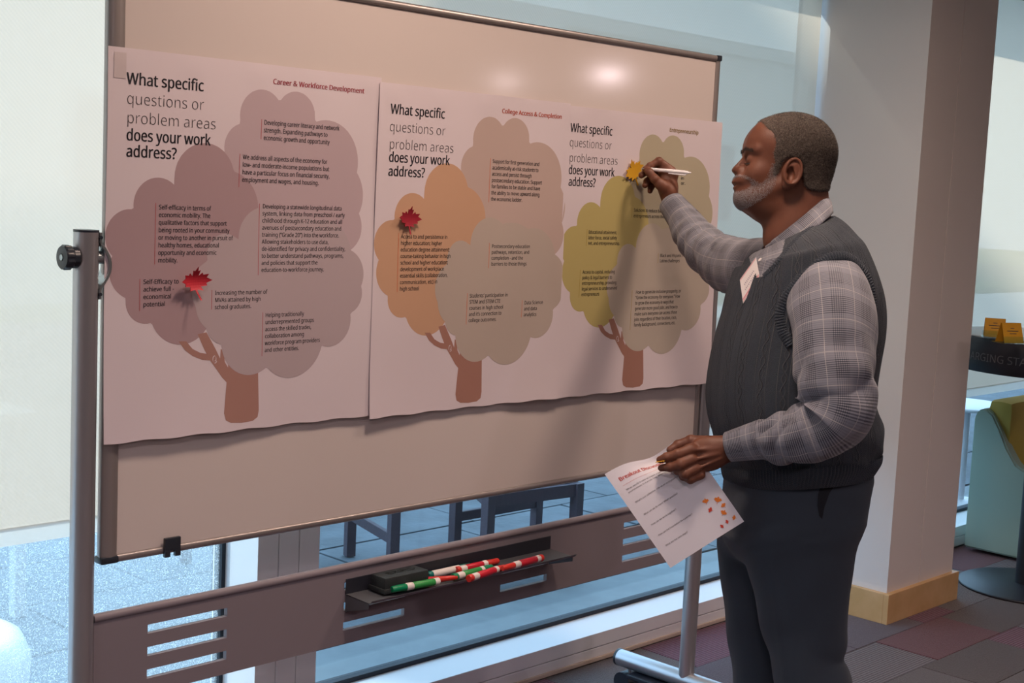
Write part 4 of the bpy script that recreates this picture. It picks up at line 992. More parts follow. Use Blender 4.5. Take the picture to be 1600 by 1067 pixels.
V = np.concatenate([hv, rv, lv, bv]); o1 = len(hv); o2 = o1+len(rv); o3 = o2+len(lv)
F = np.concatenate([hf, rf+o1, lf+o2, bf+o3])
body = mesh_pd('body', V, F, M['skin'], man, True)
bvh_head = BVHTree.FromPolygons([tuple(v) for v in hv], [tuple(f) for f in hf])
# eyes: narrow opening of the lowered eye, upper lash line and lid crease
def loc1(W): d = np.array(W)-EYE-DM*fw; return 800+(d @ rt)/PS, 533.5-(d @ up)/PS, (d @ fw)/PS
def on_head(px, py):
    h = bvh_head.ray_cast(Vector(EYE), Vector(dirp(px, py)).normalized()); return loc1(h[0]) if h[0] is not None else None
def face_line(name, pts, rad, mat, lift=0.0):
    L = [q for q in (on_head(*p) for p in pts) if q is not None]
    if len(L) < 3: return
    n = len(L)
    for s in (1, -1):
        P = [aff(x, y, z*s, DM)-fw*0*s for x, y, z in L]
        MB().tube(P, [rad*(0.35+0.65*math.sin(PI*(i+0.5)/n)) for i in range(n)], 8).build(name, mat, man, True)
EL = [(1162.6+i*0.9, 256.2+1.3*math.sin(PI*i/11)-0.05*i) for i in range(12)]
face_line('eye', [(x, y-0.7) for x, y in EL[1:-1]], 0.0021, M['iris'])
face_line('lash_line', [(x, y-1.9) for x, y in EL], 0.0010, M['haird'])
face_line('lower_lid', [(x, y+0.9) for x, y in EL[1:]], 0.0010, M['skin'])
# ---- hair cap
HAIRP = smooth_poly([(1180, 188), (1186, 196), (1191, 207), (1199, 214), (1203, 226), (1202, 238), (1199, 248), (1203, 258), (1199, 268), (1199, 280), (1205, 283), (1211, 268), (1214, 257), (1226, 251), (1240, 256), (1246, 270), (1246, 286), (1250, 298), (1266, 303), (1294, 300), (1320, 280), (1320, 160), (1180, 160)], 1)
def hair_sdf(P):
    n = 0.9*np.sin(P[..., 0]*0.9+1.3*np.sin(P[..., 1]*0.31))*np.sin(P[..., 1]*0.83+np.sin(P[..., 2]*0.4))*np.sin(P[..., 2]*0.77+P[..., 0]*0.2)
    d = ell(P, (1237, 236, 0), (69, 58, 54)); d = smin(d, ell(P, (1203, 226, 0), (43, 40, 46)), 12); d = smin(d, ell(P, (1199, 268, 0), (39, 52, 41)), 14)
    d = smin(d, cone(P, (1246, 280, 0), (1246, 370, 0), 50, 54, 1.12), 16)
    grow = 2.4*np.clip((P[..., 0]-1190)/30, 0.3, 1)*np.clip((318-P[..., 1])/40, 0.2, 1)
    d = smax(d, poly2(P, PROFS), 6)-grow-n
    return smax(d, poly2(P, HAIRP), 3)
v, f = net_world(hair_sdf, (1176, 168, -66), (1316, 312, 66), 1.7, DM)
hair = mesh_pd('hair', v, f, M['hair'], man, True)
def strands(name, tris_v, tris_f, N, L, r, mat, parent, keep, curl=0.5, seed=1):
    g = np.random.default_rng(seed); tv = np.asarray(tris_v); q = np.asarray(tris_f); a, b, c = tv[q[:, 0]], tv[q[:, 1]], tv[q[:, 2]]
    nr = np.cross(b-a, c-a); ar = np.linalg.norm(nr, axis=1)+1e-12; nr = nr/ar[:, None]; ctr = tv[q].mean(1)
    w = ar*keep(ctr, nr); w = w/w.sum(); pick = g.choice(len(q), N, p=w)
    u = g.random((N, 2)); u[u.sum(1) > 1] = 1-u[u.sum(1) > 1]
    p = a[pick]+(b[pick]-a[pick])*u[:, :1]+(c[pick]-a[pick])*u[:, 1:]; n = nr[pick]
    t = g.normal(size=(N, 3)); t = t-(t*n).sum(1)[:, None]*n; t /= np.linalg.norm(t, axis=1)[:, None]; s = np.cross(n, t)
    L = L*(0.6+0.8*g.random((N, 1))); tip = p+n*L*(1-0.3*curl)+t*L*curl; mid = p+n*L*0.6-t*L*0.12*curl
    vs = np.stack([p+s*r-n*r, p-s*r-n*r, mid+s*r, mid-s*r, tip], 1).reshape(-1, 3)
    k = np.arange(N)[:, None]*5; F1 = np.concatenate([k+[0, 1, 3], k+[0, 3, 2], k+[2, 3, 4]])
    me = bpy.data.meshes.new(name); me.from_pydata(vs.tolist(), [], F1.tolist()); o = link_obj(name, me, mat, parent); o['kind'] = 'stuff'; return o
def to_px(W):
    d = W-EYE; z = d @ fw; return 800+F_PX*(d @ rt)/z, 533.5-F_PX*(d @ up)/z
RT_, UP_, FW_ = rt, up, fw
def loc_units(W):  # world -> body units
    d = W-EYE-DM*fw; return 800+(d @ RT_)/PS, 533.5-(d @ UP_)/PS, (d @ FW_)/PS
strands('hair_curls', v, f, 32000, 0.0042, 0.00019, M['hairg'], hair, lambda c, n: np.ones(len(c)), 0.9, 3)
strands('hair_curls_dark', v, f, 34000, 0.0042, 0.00021, M['haird'], hair, lambda c, n: np.clip((loc_units(c)[0]-1195)/50, 0.15, 1), 0.9, 4)
BEARD = smooth_poly([(1197, 258), (1208, 262), (1207, 282), (1203, 298), (1192, 311), (1176, 321), (1160, 330), (1140, 326), (1138, 299), (1149, 300), (1157, 299), (1166, 296), (1168, 287), (1160, 282), (1150, 280), (1138, 281), (1138, 274), (1152, 274), (1162, 276), (1172, 284), (1182, 290), (1190, 280), (1194, 268)], 1)
def beard_keep(c, n):
    x, y, z = loc_units(c); P = np.stack([x, y, z], -1); d = poly2(P, BEARD); return np.clip(-d/3, 0, 1)*np.clip(1.5-(x-1150)/60, 0.4, 1.5)
bd = strands('beard', hv, hf, 15000, 0.0026, 0.00015, M['beard'], man, beard_keep, 0.8, 5)
def brow_keep(c, n):
    x, y, z = loc_units(c); az = np.abs(z); yc = 236.5-1.5*np.sin(np.clip((az-6)/26, 0, 1)*PI)+np.clip(az-20, 0, 20)*0.18
    return ((np.abs(y-yc) < 2.8) & (az > 5) & (az < 36) & (x < 1194)).astype(float)+1e-9
strands('eyebrows', hv, hf, 700, 0.0038, 0.00014, M['haird'], man, brow_keep, 1.2, 6)

# ---- cloth materials
def plaid(name):
    m = new_mat(name, (0.4, 0.38, 0.38), 0.8, sheen=0.2); g = NG(m); u, v = g.uv()
    def fine(c, per): return g.m('GREATER_THAN', g.m('FRACT', g.m('MULTIPLY', c, 1/per)), 0.5)
    def block(c, per, a, b):
        t = g.m('FRACT', g.m('MULTIPLY', c, 1/per)); return g.m('MULTIPLY', g.m('GREATER_THAN', t, a), g.m('LESS_THAN', t, b))
    def line(c, per, a, w): return block(c, per, a, a+w)
    P = 0.058
    su, sv = fine(u, 0.0038), fine(v, 0.0038)
    bu, bv_ = block(u, P, 0.08, 0.50), block(v, P, 0.02, 0.60)
    A = g.m('MULTIPLY', su, bu); B = g.m('MULTIPLY', sv, bv_)
    dark = g.m('ADD', g.m('ADD', g.m('MULTIPLY', A, 0.5), g.m('MULTIPLY', sv, 0.22)), g.m('MULTIPLY', B, 0.62), clamp=True)
    tone = g.m('MULTIPLY', g.m('ADD', g.m('SUBTRACT', 1.0, bu), g.m('SUBTRACT', 1.0, bv_)), 0.22)
    c = g.mix(dark, (0.25, 0.25, 0.285), (0.018, 0.022, 0.04)); c = g.mix(tone, c, (0.12, 0.13, 0.17))
    pl = g.m('MAXIMUM', line(u, P, 0.76, 0.022), line(v, P, 0.76, 0.022)); c = g.mix(g.m('MULTIPLY', pl, 0.6), c, (0.45, 0.42, 0.40))
    g.color(c)
    tc = g.n('ShaderNodeTexCoord'); no = g.n('ShaderNodeTexNoise'); no.inputs['Scale'].default_value = 900; g.link(tc.outputs['Object'], no.inputs['Vector']); g.bump(no.outputs['Fac'], 0.2, 0.001); return m
M['plaid'] = plaid('glen_check_shirt')
def knit(name, cables=True):
    m = new_mat(name, (0.062, 0.070, 0.082), 0.95, sheen=0.12); g = NG(m); u, v = g.uv()
    per = 0.026; t = g.m('MULTIPLY', u, 1/per); fl = g.m('FLOOR', t)
    ph = g.m('MULTIPLY', fl, 2.4)
    wob = g.m('MULTIPLY', g.m('SINE', g.m('ADD', g.m('MULTIPLY', v, 2*PI/0.055), ph)), 0.20)
    w2 = g.m('MULTIPLY', wob, -1.0)
    fr = g.m('FRACT', t)
    odd = g.m('GREATER_THAN', g.m('FRACT', g.m('MULTIPLY', fl, 0.5)), 0.25)
    def groove(ctr, wd): return g.m('SUBTRACT', 1.0, g.m('MULTIPLY', g.m('ABSOLUTE', g.m('SUBTRACT', fr, ctr)), 1/wd), clamp=True)
    ga = groove(0.03, 0.05); gb = g.m('MULTIPLY', groove(g.m('ADD', wob, 0.5), 0.07), odd); gc = g.m('MULTIPLY', groove(g.m('ADD', w2, 0.5), 0.05), g.m('MULTIPLY', odd, 0.7))
    gr = g.m('MAXIMUM', ga, g.m('MAXIMUM', gb, gc), clamp=True) if cables else g.m('MULTIPLY', ga, 0.0)
    tc = g.n('ShaderNodeTexCoord'); no = g.n('ShaderNodeTexNoise'); no.inputs['Scale'].default_value = 420; no.inputs['Detail'].default_value = 2; g.link(tc.outputs['Object'], no.inputs['Vector'])
    st = g.m('MULTIPLY', g.m('SINE', g.m('MULTIPLY', u, 2*PI/0.0034)), g.m('SINE', g.m('MULTIPLY', v, 2*PI/0.0042)))
    h = g.m('ADD', g.m('MULTIPLY', gr, -1.0), g.m('ADD', g.m('MULTIPLY', no.outputs['Fac'], 0.25), g.m('MULTIPLY', st, 0.10)))
    g.bump(h, 1.0, 0.014)
    c = g.mix(no.outputs['Fac'], (0.019, 0.029, 0.046), (0.047, 0.065, 0.092)); g.color(c); return m
M['knit'] = knit('charcoal_cable_knit'); M['rib'] = knit('charcoal_rib_knit', False)

# ---- torso: rows (xl, yl, xr, yr, half breadth) in picture units at DM
ROWS = [(1176, 396, 1299, 338, 68), (1169, 402, 1308, 345, 92), (1163, 410, 1319, 356, 116), (1158, 418, 1331, 370, 133), (1153, 417, 1343, 384, 142), (1144, 438, 1355, 408, 148), (1136, 462, 1366, 436, 152), (1129, 487, 1373, 466, 154),
        (1120, 515, 1375.5, 497, 154), (1113, 545, 1374, 530, 154), (1108.5, 578, 1369, 565, 153), (1106.5, 610, 1364, 600, 152), (1107.5, 636, 1362, 628, 151), (1111, 660, 1368, 648, 150), (1117, 684, 1374, 668, 150), (1124, 706, 1373, 688, 148), (1131, 726, 1369, 706, 144), (1133, 742, 1364, 722, 140)]
NU = 260
def ring(row, n=NU, off=0.0, sq=2.25):
    xl, yl, xr, yr, hb = row; cx, cy = (xl+xr)/2, (yl+yr)/2; ax, ay = (xr-xl)/2, (yr-yl)/2; L = math.hypot(ax, ay); out = []
    for k in range(n):
        th = 2*PI*k/n; c, s = math.cos(th), math.sin(th); e = 2/sq
        cc = math.copysign(abs(c)**e, c); ss = math.copysign(abs(s)**e, s)
        out.append((cx+(ax/L)*(L+off)*cc, cy+(ay/L)*(L+off)*cc, -(hb+off)*ss))
    return out
def interp_rows(rows, m):
    R = np.array(rows, float); t = np.arange(len(R)); T = np.linspace(0, len(R)-1, m); out = []
    for c in range(R.shape[1]):
        # Catmull-Rom
        y = R[:, c]; i = np.clip(np.floor(T).astype(int), 0, len(R)-2); u = T-i
        p0 = y[np.clip(i-1, 0, None)]; p1 = y[i]; p2 = y[i+1]; p3 = y[np.clip(i+2, None, len(R)-1)]
        out.append(0.5*((2*p1)+(-p0+p2)*u+(2*p0-5*p1+4*p2-p3)*u*u+(-p0+3*p1-3*p2+p3)*u**3))
    return np.stack(out, 1)
def torso(rows, m, n, off, name, mat, parent, disp=None, cut=None, vscale=1.0):
    R = interp_rows(rows, m); V = []; uv = []; s = 0; prev = None
    for j, r in enumerate(R):
        q = ring(r, n, off); 
        if disp: q = [disp(p, j/(m-1), 2*PI*k/n) for k, p in enumerate(q)]
        W = [aff(*p, DM) for p in q]; V += W
    V = np.array(V); VV = V.reshape(m, n, 3)
    vlen = np.concatenate([[0], np.cumsum(np.linalg.norm(np.diff(VV.mean(1), axis=0), axis=1))])
    ref = VV[int(m*0.55)]; seg = np.linalg.norm(np.roll(ref, -1, 0)-ref, axis=1); ul = np.concatenate([[0], np.cumsum(seg)])
    F = []; UL = []; P2 = to_px(V)
    for j in range(m-1):
        for k in range(n):
            a, b, c, d = j*n+k, j*n+(k+1) % n, (j+1)*n+(k+1) % n, (j+1)*n+k
            if cut is not None:
                x = (P2[0][a]+P2[0][c])/2; y = (P2[1][a]+P2[1][c])/2
                if cut(x, y, k/n): continue
            F.append((a, d, c, b)); UL += [(ul[k], vlen[j]), (ul[k], vlen[j+1]), (ul[k+1], vlen[j+1]), (ul[k+1], vlen[j])]
    o = mesh_pd(name, V, F, mat, parent, True); set_uv_loops(o, UL); return o, VV
def vest_disp(p, t, th):
    x, y, z = p; a = 1.6*math.sin(th*5+t*9)*math.sin(t*7+1)+1.1*math.sin(th*9-t*14)
    low = max(0, (t-0.72)/0.28); a += low*2.2*math.sin(th*7+3*math.sin(t*20))
    ax = math.cos(th); az = -math.sin(th); return (x+a*ax, y, z+a*az)
VCUT = smooth_poly([(1170, 366), (1200, 340), (1230, 340), (1224, 394), (1214, 406), (1200, 421), (1187, 436), (1181, 430), (1174, 416), (1169, 398)], 1)
def cutv(x, y, k):
    if 0.60 > k > 0.20: 
        P = np.array([[x, y, 0.0]]); return poly2(P, VCUT)[0] < 0
    return False
vest, VW = torso(ROWS, 120, NU, 0, 'sweater_vest', M['knit'], man, vest_disp, cutv)
SH = [(1196, 392, 1296, 338, 40), (1186, 396, 1298, 340, 58)]+ROWS[:9]
shirtb, _ = torso(SH, 60, 160, -4.5, 'shirt_front', M['plaid'], man)
vv_ = [tuple(v.co) for v in vest.data.vertices]; bvh_v = BVHTree.FromPolygons(vv_, [tuple(p.vertices) for p in vest.data.polygons])
def hit(px, py, bvh=None, off=0.0):
    d = Vector(dirp(px, py)).normalized(); h = (bvh or bvh_v).ray_cast(Vector(EYE), d)
    if h[0] is None:
        q = (bvh or bvh_v).find_nearest(Vector(cp(px, py, DM-0.1))); return q[0]+q[1]*off, q[1]
    n = h[1] if h[1].dot(d) < 0 else -h[1]
    return h[0]+n*off, n
# hem ribbing
def hem_disp(p, t, th):
    x, y, z = p; a = 1.6+0.9*math.sin(th*150)-3.0*t*t; return (x+a*math.cos(th), y, z-a*math.sin(th))
HEM = [(1131, 727, 1369, 707, 145), (1131.5, 738, 1368, 718, 145), (1134, 750, 1362, 730, 142), (1140, 757, 1356, 741, 138)]
hem, _ = torso(HEM, 10, 900, 0, 'hem_ribbing', M['rib'], vest, hem_disp)
def band(name, pts, w, parent, mat, rib=0.0, lift=0.004, inner=None, closed=False):
    """flat knitted band following points (world, normal)"""
    n = len(pts); V = []; uv = []; F = []; s = 0; m = 6
    for i, (p, nr) in enumerate(pts):
        a = pts[max(i-1, 0)][0]; b = pts[min(i+1, n-1)][0]; t = (b-a).normalized(); side = nr.cross(t).normalized()
        if i: s += (p-pts[i-1][0]).length
        for k in range(m):
            q = (k/(m-1)-0.5)*2; V.append(p+side*w/2*q+nr*(lift*(1-q**4)+rib*math.sin(s*2*PI/0.0062)-0.002)); uv.append((q*w/2, s))
        if i:
            for k in range(m-1): F.append(((i-1)*m+k, i*m+k, i*m+k+1, (i-1)*m+k+1))
    o = mesh_pd(name, V, F, mat, parent, True); set_uv(o, uv); return o
def resample(px, n, closed=False):
    P = np.array(px, float); d = np.concatenate([[0], np.cumsum(np.linalg.norm(np.diff(P, axis=0), axis=1))]); t = np.linspace(0, d[-1], n)
    Q = np.stack([np.interp(t, d, P[:, i]) for i in range(P.shape[1])], 1)
    for _ in range(int(n/14)):
        Q[1:-1] = (Q[:-2]+Q[1:-1]*2+Q[2:])/4
    return Q
ARM = [(1236, 540), (1222, 518), (1217, 490), (1228, 462), (1250, 437), (1280, 411), (1300, 401), (1320, 399), (1338, 408), (1353, 426), (1362, 450), (1366, 480), (1366, 510)]
Q = resample(ARM, 420); raw = [hit(x, y) for x, y in Q]
P3 = np.array([tuple(a) for a, b in raw]); N3 = np.array([tuple(b) for a, b in raw])
for _ in range(30): P3[1:-1] = (P3[:-2]+P3[1:-1]*2+P3[2:])/4; N3[1:-1] = (N3[:-2]+N3[1:-1]*2+N3[2:])/4
pts = [(Vector(a), Vector(b).normalized()) for a, b in zip(P3, N3)]
band('armhole_ribbing', pts, 0.026, vest, M['rib'], 0.0009, 0.006)
NECKL = [(1291, 340), (1281, 347), (1266, 356), (1250, 367), (1236, 381), (1224, 396), (1206, 419), (1193, 431)]
Q = resample(NECKL, 260); pts = [hit(x, y) for x, y in Q]
P3 = np.array([tuple(a) for a, b in pts]); N3 = np.array([tuple(b) for a, b in pts])
for _ in range(40): P3[1:-1] = (P3[:-2]+P3[1:-1]*2+P3[2:])/4; N3[1:-1] = (N3[:-2]+N3[1:-1]*2+N3[2:])/4
band('neck_ribbing', [(Vector(a), Vector(b).normalized()) for a, b in zip(P3, N3)], 0.016, vest, M['rib'], 0.0008, 0.004)
# shirt button
pbn, nb = hit(1189, 407, None, 0.0)
sb = BVHTree.FromPolygons([tuple(v.co) for v in shirtb.data.vertices], [tuple(p.vertices) for p in shirtb.data.polygons])
pbn, nb = hit(1189, 407, sb, 0.002); MB().tube([pbn, pbn+nb*0.002], 0.0048, 16).build('button', M['marker_white'], shirtb)

# ---- sleeves as wrinkled tubes with cloth coordinates
def sleeve(name, path, m, n, mat, parent, folds, seed, sheet=0.0):
    """path rows: (px, py, depth, radius_m)"""
    R = interp_rows(path, m); C = np.array([cp(r[0], r[1], r[2]) for r in R]); rad = R[:, 3]
    T = np.gradient(C, axis=0); T /= np.linalg.norm(T, axis=1)[:, None]
    s = np.concatenate([[0], np.cumsum(np.linalg.norm(np.diff(C, axis=0), axis=1))])
    x = np.cross(T[0], fw); x /= np.linalg.norm(x); V = []; UV = []; rm = rad.mean()
    for j in range(m):
        x = x-T[j]*(x @ T[j]); x /= np.linalg.norm(x); y = np.cross(T[j], x)
        for k in range(n+1):
            th = 2*PI*k/n; d = folds(s[j], th, j/(m-1)); r = rad[j]+d
            V.append(C[j]+r*(math.cos(th)*x+math.sin(th)*y)); UV.append((th*rm, s[j]))
    F = [(j*(n+1)+k, j*(n+1)+k+1, (j+1)*(n+1)+k+1, (j+1)*(n+1)+k) for j in range(m-1) for k in range(n)]
    o = mesh_pd(name, V, F, mat, parent, True); bm = bmesh.new(); bm.from_mesh(o.data); bm.to_mesh(o.data); bm.free(); set_uv(o, UV); return o, C, T
def ridge(x): return 1-abs((x % 1.0)*2-1)
def folds_near(s, th, t):
    e1 = math.exp(-((t-0.56)/0.16)**2); e2 = math.exp(-((t-0.85)/0.12)**2); e0 = math.exp(-((t-0.22)/0.2)**2)
    q1 = abs(math.sin(s*34+1.5*math.sin(th+0.6)+0.5*math.sin(3*th))); a = e1*0.015*(q1-0.55+0.25*math.sin(s*95+3*th))
    a += e2*0.009*(abs(math.sin(s*60+1.6*math.sin(th*2+1)+th))-0.5); a += e0*0.004*math.sin(s*26+2.0*math.cos(th-0.5)+2*th)
    a += 0.003*math.sin(2*th+s*9)+0.0016*math.sin(5*th+s*31); return a*min(1, (1-t)*12)
near = [(1290, 432, 3.15, 0.060), (1294, 452, 3.085, 0.084), (1298, 482, 3.035, 0.0885), (1301, 520, 2.995, 0.088), (1303, 560, 2.97, 0.086), (1307, 600, 2.955, 0.083), (1307, 635, 2.95, 0.080), (1293, 662, 2.955, 0.074), (1262, 676, 2.965, 0.066), (1228, 684, 2.98, 0.057), (1198, 686, 2.995, 0.047), (1186, 688, 3.0, 0.041)]
sl, C, T = sleeve('shirt_sleeve', near, 260, 120, M['plaid'], man, folds_near, 1)
def cuff(name, a, b, ra, rb, parent):
    rows = [(*a, ra-0.002), (*a, ra)]; m = 14; A = cp(*a); B = cp(*b); rr = [(ra-0.004, 0.02)]+[(ra+(rb-ra)*i/12, i/12) for i in range(13)]+[(rb-0.003, 1.0), (rb-0.0035, 0.85)]
    t = (B-A)/np.linalg.norm(B-A); L = np.linalg.norm(B-A); x = np.cross(t, fw); x /= np.linalg.norm(x); y = np.cross(t, x); n = 72; V = []; UV = []
    for r, q in rr:
        for k in range(n+1):
            th = 2*PI*k/n; r2 = r*(1+0.05*math.cos(2*th)); V.append(A+(B-A)*q+r2*(math.cos(th)*x+math.sin(th)*y)); UV.append((th*ra+0.012, q*L+0.02))
    m = len(rr); F = [(j*(n+1)+k, j*(n+1)+k+1, (j+1)*(n+1)+k+1, (j+1)*(n+1)+k) for j in range(m-1) for k in range(n)]
    o = mesh_pd(name, V, F, M['plaid'], parent, True); set_uv(o, UV); return o
cuff('cuff', (1193, 686, 2.995), (1139, 698, 3.035), 0.0415, 0.0315, sl)
def folds_far(s, th, t):
    a = 0.009*(abs(math.sin(s*31+2.0*math.sin(th+1)+1.2*math.sin(s*17)))-0.5+0.25*math.sin(s*95+2.5*th+math.sin(s*30)))*math.exp(-((t-0.6)/0.33)**2)+0.003*math.sin(2*th+s*11); return a*min(1, (1-t)*10)
far = [(1215, 425, 3.36, 0.085), (1180, 420, 3.42, 0.074), (1150, 416, 3.50, 0.068), (1126, 408, 3.58, 0.064), (1104, 391, 3.66, 0.059), (1084, 367, 3.74, 0.052), (1069, 345, 3.80, 0.044)]
sr, C, T = sleeve('shirt_sleeve', far, 180, 96, M['plaid'], man, folds_far, 2)
cuff('cuff', (1073, 349, 3.79), (1049, 318, 3.855), 0.0435, 0.0350, sr)
# ---- collar: folded leaf round the neck, open at the throat
n = 90; V = []; UV = []; rowsC = []
for j in range(9):
    q = j/8; c = (1241+13*q, 346+21*q-2*math.sin(q*PI)); a = (49-5.5*q, -40+5*q); b = 49+25*q**1.3; r = []
    for k in range(n+1):
        th = -PI+0.22+(2*PI-0.44)*k/n
        wv = 1+0.04*math.sin(q*PI); pt = 0.0
        ct = math.cos(th); front = max(0, -ct)**6
        r.append((c[0]+ct*a[0]*wv-3*front*q, c[1]+ct*a[1]*wv+6*front*q, -math.sin(th)*b*wv))
    rowsC.append(r)
inner = [(x+(1243-x)*0.03, y+10, z*0.97) for x, y, z in rowsC[0]]
rowsC = [inner]+rowsC
for j, r in enumerate(rowsC):
    for k, p in enumerate(r): V.append(aff(*p, DM)); UV.append((j*0.0052+0.012, k*0.0062))
F = [(j*(n+1)+k, (j+1)*(n+1)+k, (j+1)*(n+1)+k+1, j*(n+1)+k+1) for j in range(len(rowsC)-1) for k in range(n)]
colr = mesh_pd('collar', V, F, M['plaid'], shirtb, True); set_uv(colr, UV)
sm = colr.modifiers.new('thick', 'SOLIDIFY'); sm.thickness = 0.0022; sm.offset = -1

# ---- trousers
HIP = [(690, 1140, 1356, 122), (749, 1133, 1360, 128), (785, 1131, 1349, 130), (829, 1128, 1331, 129), (850, 1132, 1322, 112), (872, 1150, 1300, 70), (890, 1190, 1270, 20)]
NL = [(770, 1180, 1330, 50), (810, 1150, 1334, 64), (840, 1146, 1322, 66), (912, 1166, 1311, 62), (960, 1177, 1308, 60), (988, 1184, 1306, 60), (1010, 1191, 1300, 60), (1040, 1196, 1313, 62), (1067, 1201, 1320, 62), (1130, 1204, 1318, 60), (1220, 1203, 1305, 56), (1320, 1198, 1296, 54), (1368, 1192, 1296, 54)]
FL = [(770, 1150, 1290, 50), (805, 1132, 1285, 64), (840, 1128, 1270, 66), (883, 1132, 1262, 62), (934, 1138, 1256, 60), (988, 1146, 1254, 60), (1067, 1155, 1256, 60), (1130, 1160, 1256, 60), (1220, 1160, 1250, 56), (1320, 1156, 1246, 54), (1368, 1150, 1246, 54)]
def tube_sdf(P, rows, zc, cap=True):
    R = np.array(rows, float); y = P[..., 1]; xl = np.interp(y, R[:, 0], R[:, 1]); xr = np.interp(y, R[:, 0], R[:, 2]); hz = np.interp(y, R[:, 0], R[:, 3])
    cx = (xl+xr)/2; hx = (xr-xl)/2; dx = (P[..., 0]-cx)/hx; dz = (P[..., 2]-zc)/hz; k = (np.abs(dx)**2.2+np.abs(dz)**2.2)**(1/2.2)
    d = (k-1)*np.minimum(hx, hz); return smax(smax(d, R[0, 0]-y, 3), y-R[-1, 0], 2)
def trouser_sdf(P):
    x, y, z = P[..., 0], P[..., 1], P[..., 2]
    d = tube_sdf(P, HIP, 0); a = tube_sdf(P, NL, -64); b = tube_sdf(P, FL, 66)
    d = smin(smin(a, b, 8), d, 22)
    w = np.clip((y-770)/200, 0, 1)
    d = d+2.0*w*np.sin((y*0.045)+x*0.05+np.sin(z*.05))*np.sin(y*0.013+x*.02)
    d = d-1.8*np.exp(-((x-(1190+(y-916)*0.13))/3.5)**2)*(z < 0)*np.clip((y-840)/60, 0, 1)           # pressed crease
    d = d+2.2*np.exp(-(((y-1008)-(x-1280)*0.3)/9)**2)*np.clip((x-1225)/60, 0, 1)                     # fold behind the knee
    d = d+2.0*np.exp(-(((y-800)-(1200-x)*0.35)/7)**2)*np.clip((1230-x)/60, 0, 1)*(y < 870)+1.5*np.exp(-(((y-822)-(1240-x)*0.28)/6)**2)*np.clip((1290-x)/60, 0, 1)
    return d
v, f = net_world(trouser_sdf, (1112, 684, -142), (1372, 1376, 142), 4.2, DM)
tro = mesh_pd('trousers', v, f, M['trousers'], man, True)
bt = BVHTree.FromPolygons([tuple(p) for p in v], [tuple(q) for q in f])
# shade inside the pocket opening, painted as a dark patch
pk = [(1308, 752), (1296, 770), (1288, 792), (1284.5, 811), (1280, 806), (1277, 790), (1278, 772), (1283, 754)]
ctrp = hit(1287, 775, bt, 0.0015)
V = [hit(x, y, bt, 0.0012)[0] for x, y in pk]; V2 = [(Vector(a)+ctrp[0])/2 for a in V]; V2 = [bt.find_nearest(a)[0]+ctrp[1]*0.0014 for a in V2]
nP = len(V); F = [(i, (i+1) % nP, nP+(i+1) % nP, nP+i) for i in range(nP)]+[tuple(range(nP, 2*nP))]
mesh_pd('pocket_shade_patch', V+V2, F, M['pocket_shade'], tro)
# ---- shoes
for zc, xo in ((-64, 0), (66, -42)):
    def shoe(P, zc=zc, xo=xo):
        d = cone(P, (1262+xo, 1368, zc), (1180+xo, 1380, zc-4), 28, 22, 1.15); d = smin(d, cone(P, (1262+xo, 1350, zc), (1262+xo, 1368, zc), 26, 30), 12)
        return smax(d, P[..., 1]-(1393+(P[..., 0]-1232)*0.03), 2)
    v, f = net_world(shoe, (1130+xo, 1318, zc-45), (1310+xo, 1404, zc+45), 3, DM); v = np.asarray(v); v[:, 2] = np.maximum(v[:, 2], 0.001)
    mesh_pd('shoe', v, f, M['shoe'], man, True)

# ------------------------------------------------------------------ things he wears and holds
bp, bn = hit(1172, 437, None, 0.006)
def badge_pt(px, py, off=0.0):
    d = dirp(px, py); k = (np.array(bp)-EYE) @ NB/(d @ NB); return EYE+d*k+NB*off
NB = np.array(bn); q = cp(1172, 437, 1.0)-EYE; q /= np.linalg.norm(q)
NB = NB*0.55-q*0.75; NB /= np.linalg.norm(NB)
cor = [(1181, 402), (1187, 433), (1161, 474), (1156, 437)]
V = [badge_pt(*c) for c in cor]+[badge_pt(*c, -0.0015) for c in cor]
bd_ = mesh_pd('name_badge', V, [(0, 3, 2, 1), (4, 5, 6, 7), (0, 1, 5, 4), (1, 2, 6, 5), (2, 3, 7, 6), (3, 0, 4, 7)], M['tagwhite']); tag(bd_, 'white adhesive name badge with pink border on the sweater vest', 'name badge'); bd_['_mw'] = [0., 0., 0.]
def bq(u, v_, off=0.0004):
    A, B, C_, D = [np.array(badge_pt(*c)) for c in cor]; return (A*(1-u)*(1-v_)+B*u*(1-v_)+C_*u*v_+D*(1-u)*v_)+NB*off
for (u0, u1, v0, v1) in ((.82, .90, .02, .98), (.93, .96, .02, .98), (.02, .06, .02, .98)):
    mesh_pd('border_line', [bq(u0, v0), bq(u1, v0), bq(u1, v1), bq(u0, v1)], [(0, 3, 2, 1)], M['tagpink'], bd_)
for k in range(2):
    vv = []; ff = []
    for i in range(30):
        u = .62-.22*k+0.05*math.sin(i*1.9)+0.02*math.sin(i*3.3); w = .2+.6*i/29; vv += [bq(u, w), bq(u+.03, w+.005)]
        if i: ff.append((2*i-2, 2*i, 2*i+1, 2*i-1))
    mesh_pd('handwriting', vv, ff, M['badge_ink'], bd_)
